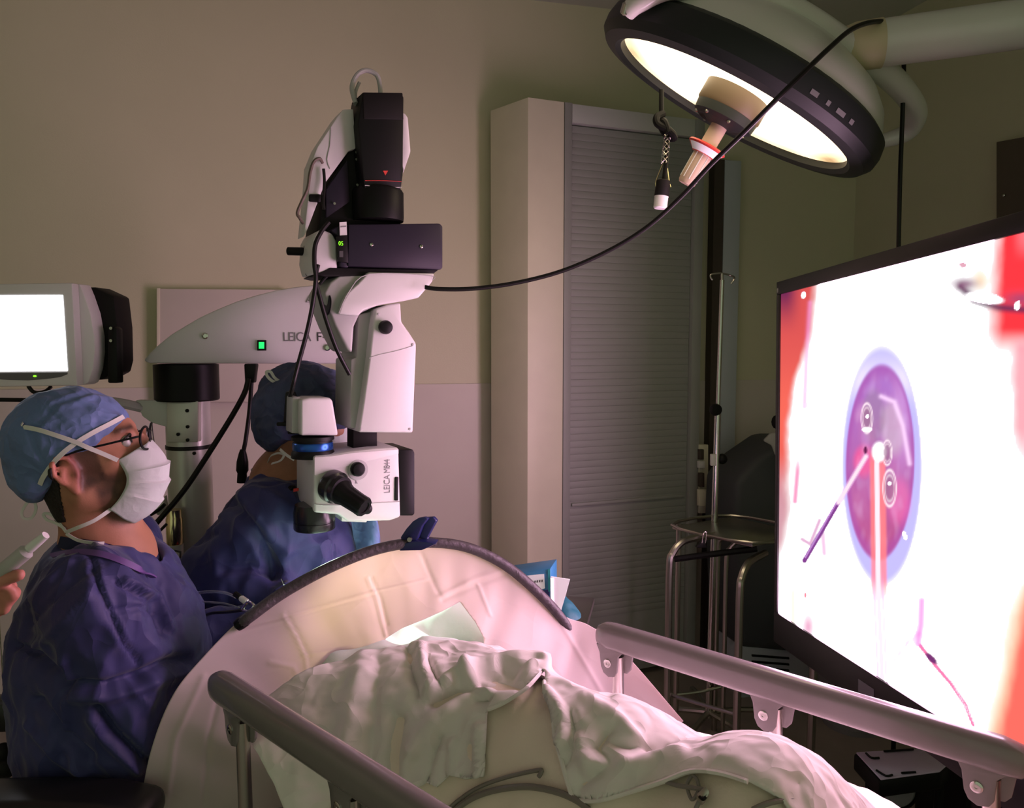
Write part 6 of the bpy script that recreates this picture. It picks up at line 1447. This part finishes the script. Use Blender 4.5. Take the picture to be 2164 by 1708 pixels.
# yoke, joint and arm
yk = [P(1326, 28, 1.66), P(1350, 4, 1.64), P(1420, -30, 1.62), P(1530, -22, 1.62), P(1630, 2, 1.63), P(1710, 44, 1.66), P(1790, 100, 1.70), P(1860, 145, 1.76), P(1912, 195, 1.84), P(1936, 240, 1.92), P(1916, 280, 1.98), P(1850, 302, 2.00)]
mk('yoke', tube(yk, [0.017, 0.022, 0.027, 0.028, 0.028, 0.029, 0.031, 0.029, 0.027, 0.026, 0.022, 0.016], 16, 8), 'lamp_white', LT, label='curved white tube yoke')
mk('yoke_pin', lathe([(0.006, -.012), (0.012, -.008), (0.012, .01), (0.007, .014)], P(1324, 20, 1.65), (0.2, -0.5, 0.8), 16), 'chrome', LT)
ja, jb = P(1792, 108, 1.70), P(1856, 92, 1.70); jd = (P(2164, 50, 1.64) - jb).normalized()
mk('joint', lathe([(0.030, -0.075), (0.044, -0.066), (0.050, -0.045), (0.051, 0.0), (0.0515, 0.006)], jb, jd, 28), 'lamp_beige', LT, label='beige swivel joint')
armE = jb + jd*0.95
mk('arm', lathe([(0.045, 0.004), (0.049, 0.006), (0.050, 0.5), (0.050, 0.95)], jb, jd, 28), 'lamp_white', LT, label='thick white support arm')
mk('ceiling_post', tube([armE - jd*0.03, armE + Vector((0, 0, 0.3)), Vector((armE.x, armE.y, CEIL))], 0.05, 16, 0), 'lamp_white', LT)
mk('ceiling_plate', lathe([(0.14, CEIL-0.04), (0.14, CEIL-0.002)], (armE.x, armE.y, 0), (0, 0, 1), 28), 'lamp_white', LT)
# hanging connector
t = thing('hanging_connector', 'knotted black lead ending in a white capped plug hanging under the lamp', 'connector', P(1398, 225, 2.02))
Yh = 2.02
mk('lead', tube([P(1398, 190, Yh), P(1398, 240, Yh), P(1402, 262, Yh)], 0.0065, 10), 'lead_black', t)
mk('knot', tube([P(1402, 240, Yh), P(1388, 248, Yh-.01), P(1390, 262, Yh-.015), P(1408, 272, Yh-.015), P(1422, 284, Yh-.01), P(1424, 292, Yh), P(1414, 290, Yh+.01), P(1402, 276, Yh+.01), P(1396, 262, Yh), P(1404, 258, Yh-.015), P(1412, 280, Yh-.015)], 0.0095, 10), 'lead_black', t)
mk('lead', tube([P(1411, 284, Yh), P(1409, 330, Yh), P(1403, 382, Yh)], 0.0062, 10), 'black', t)
for k in range(4):
    pts = []
    for j in range(21):
        w = j/20; cpt = P(1411 - 8*w, 284 + 62*w, Yh); a = w*9 + k*math.pi/2; pts.append(cpt + Vector((math.cos(a), math.sin(a), 0))*0.0078)
    mk('braid', tube(pts, 0.0013, 5, 0), 'steel', t)
    pts = []
    for j in range(21):
        w = j/20; cpt = P(1411 - 8*w, 284 + 62*w, Yh); a = -w*9 + k*math.pi/2; pts.append(cpt + Vector((math.cos(a), math.sin(a), 0))*0.0078)
    mk('braid', tube(pts, 0.0013, 5, 0), 'steel', t)
for sx in (-1, 1):
    mk('wire', tube([P(1405 + 4*sx, 346, Yh), P(1402 + 9*sx, 365, Yh), P(1400 + 14*sx, 385, Yh), P(1402 + 15*sx, 396, Yh)], 0.0018, 6), 'brass', t)
pd = (P(1395, 440, Yh) - P(1402, 380, Yh))
mk('plug', lathe([(0.012, 0), (0.0185, .003), (0.0190, .042), (0.0185, .043)], P(1402, 380, Yh), pd, 22), 'black_soft', t)
mk('plug_cap', lathe([(0.0185, .043), (0.0178, .046), (0.0178, .072), (0.015, .075)], P(1402, 380, Yh), pd, 22), 'white_plastic', t)
# long video cable
mk('video_cable', tube([P(898, 607, 1.80), P(930, 611, 1.80), P(1000, 610, 1.81), P(1090, 598, 1.82), P(1190, 572, 1.82), P(1290, 528, 1.80), P(1370, 478, 1.76), P(1440, 415, 1.70), P(1500, 350, 1.62), P(1570, 282, 1.54), P(1640, 211, 1.47), P(1700, 152, 1.47), P(1750, 104, 1.52), P(1800, 62, 1.58), P(1848, 46, 1.64), P(1885, 52, 1.72), P(1905, 85, 1.80), P(1910, 130, 1.83), P(1907, 250, 1.84), P(1902, 380, 1.84), P(1898, 560, 1.84)], 0.0052, 10, 8), 'rubber', None, label='long black cable sagging from the microscope up over the lamp arm', cat='cable')

# ================================================================== LAMP LIGHT OF THE MICROSCOPE
ob = Vector((lens_c.x, lens_c.y, zl - 0.006))
lamp('microscope_beam', 'SPOT', ob, BED(0.02, 0.44, 0.80), 16.0, (0.80, 1.0, 0.84), spot_size=R(105), spot_blend=0.6, shadow_soft_size=0.02)
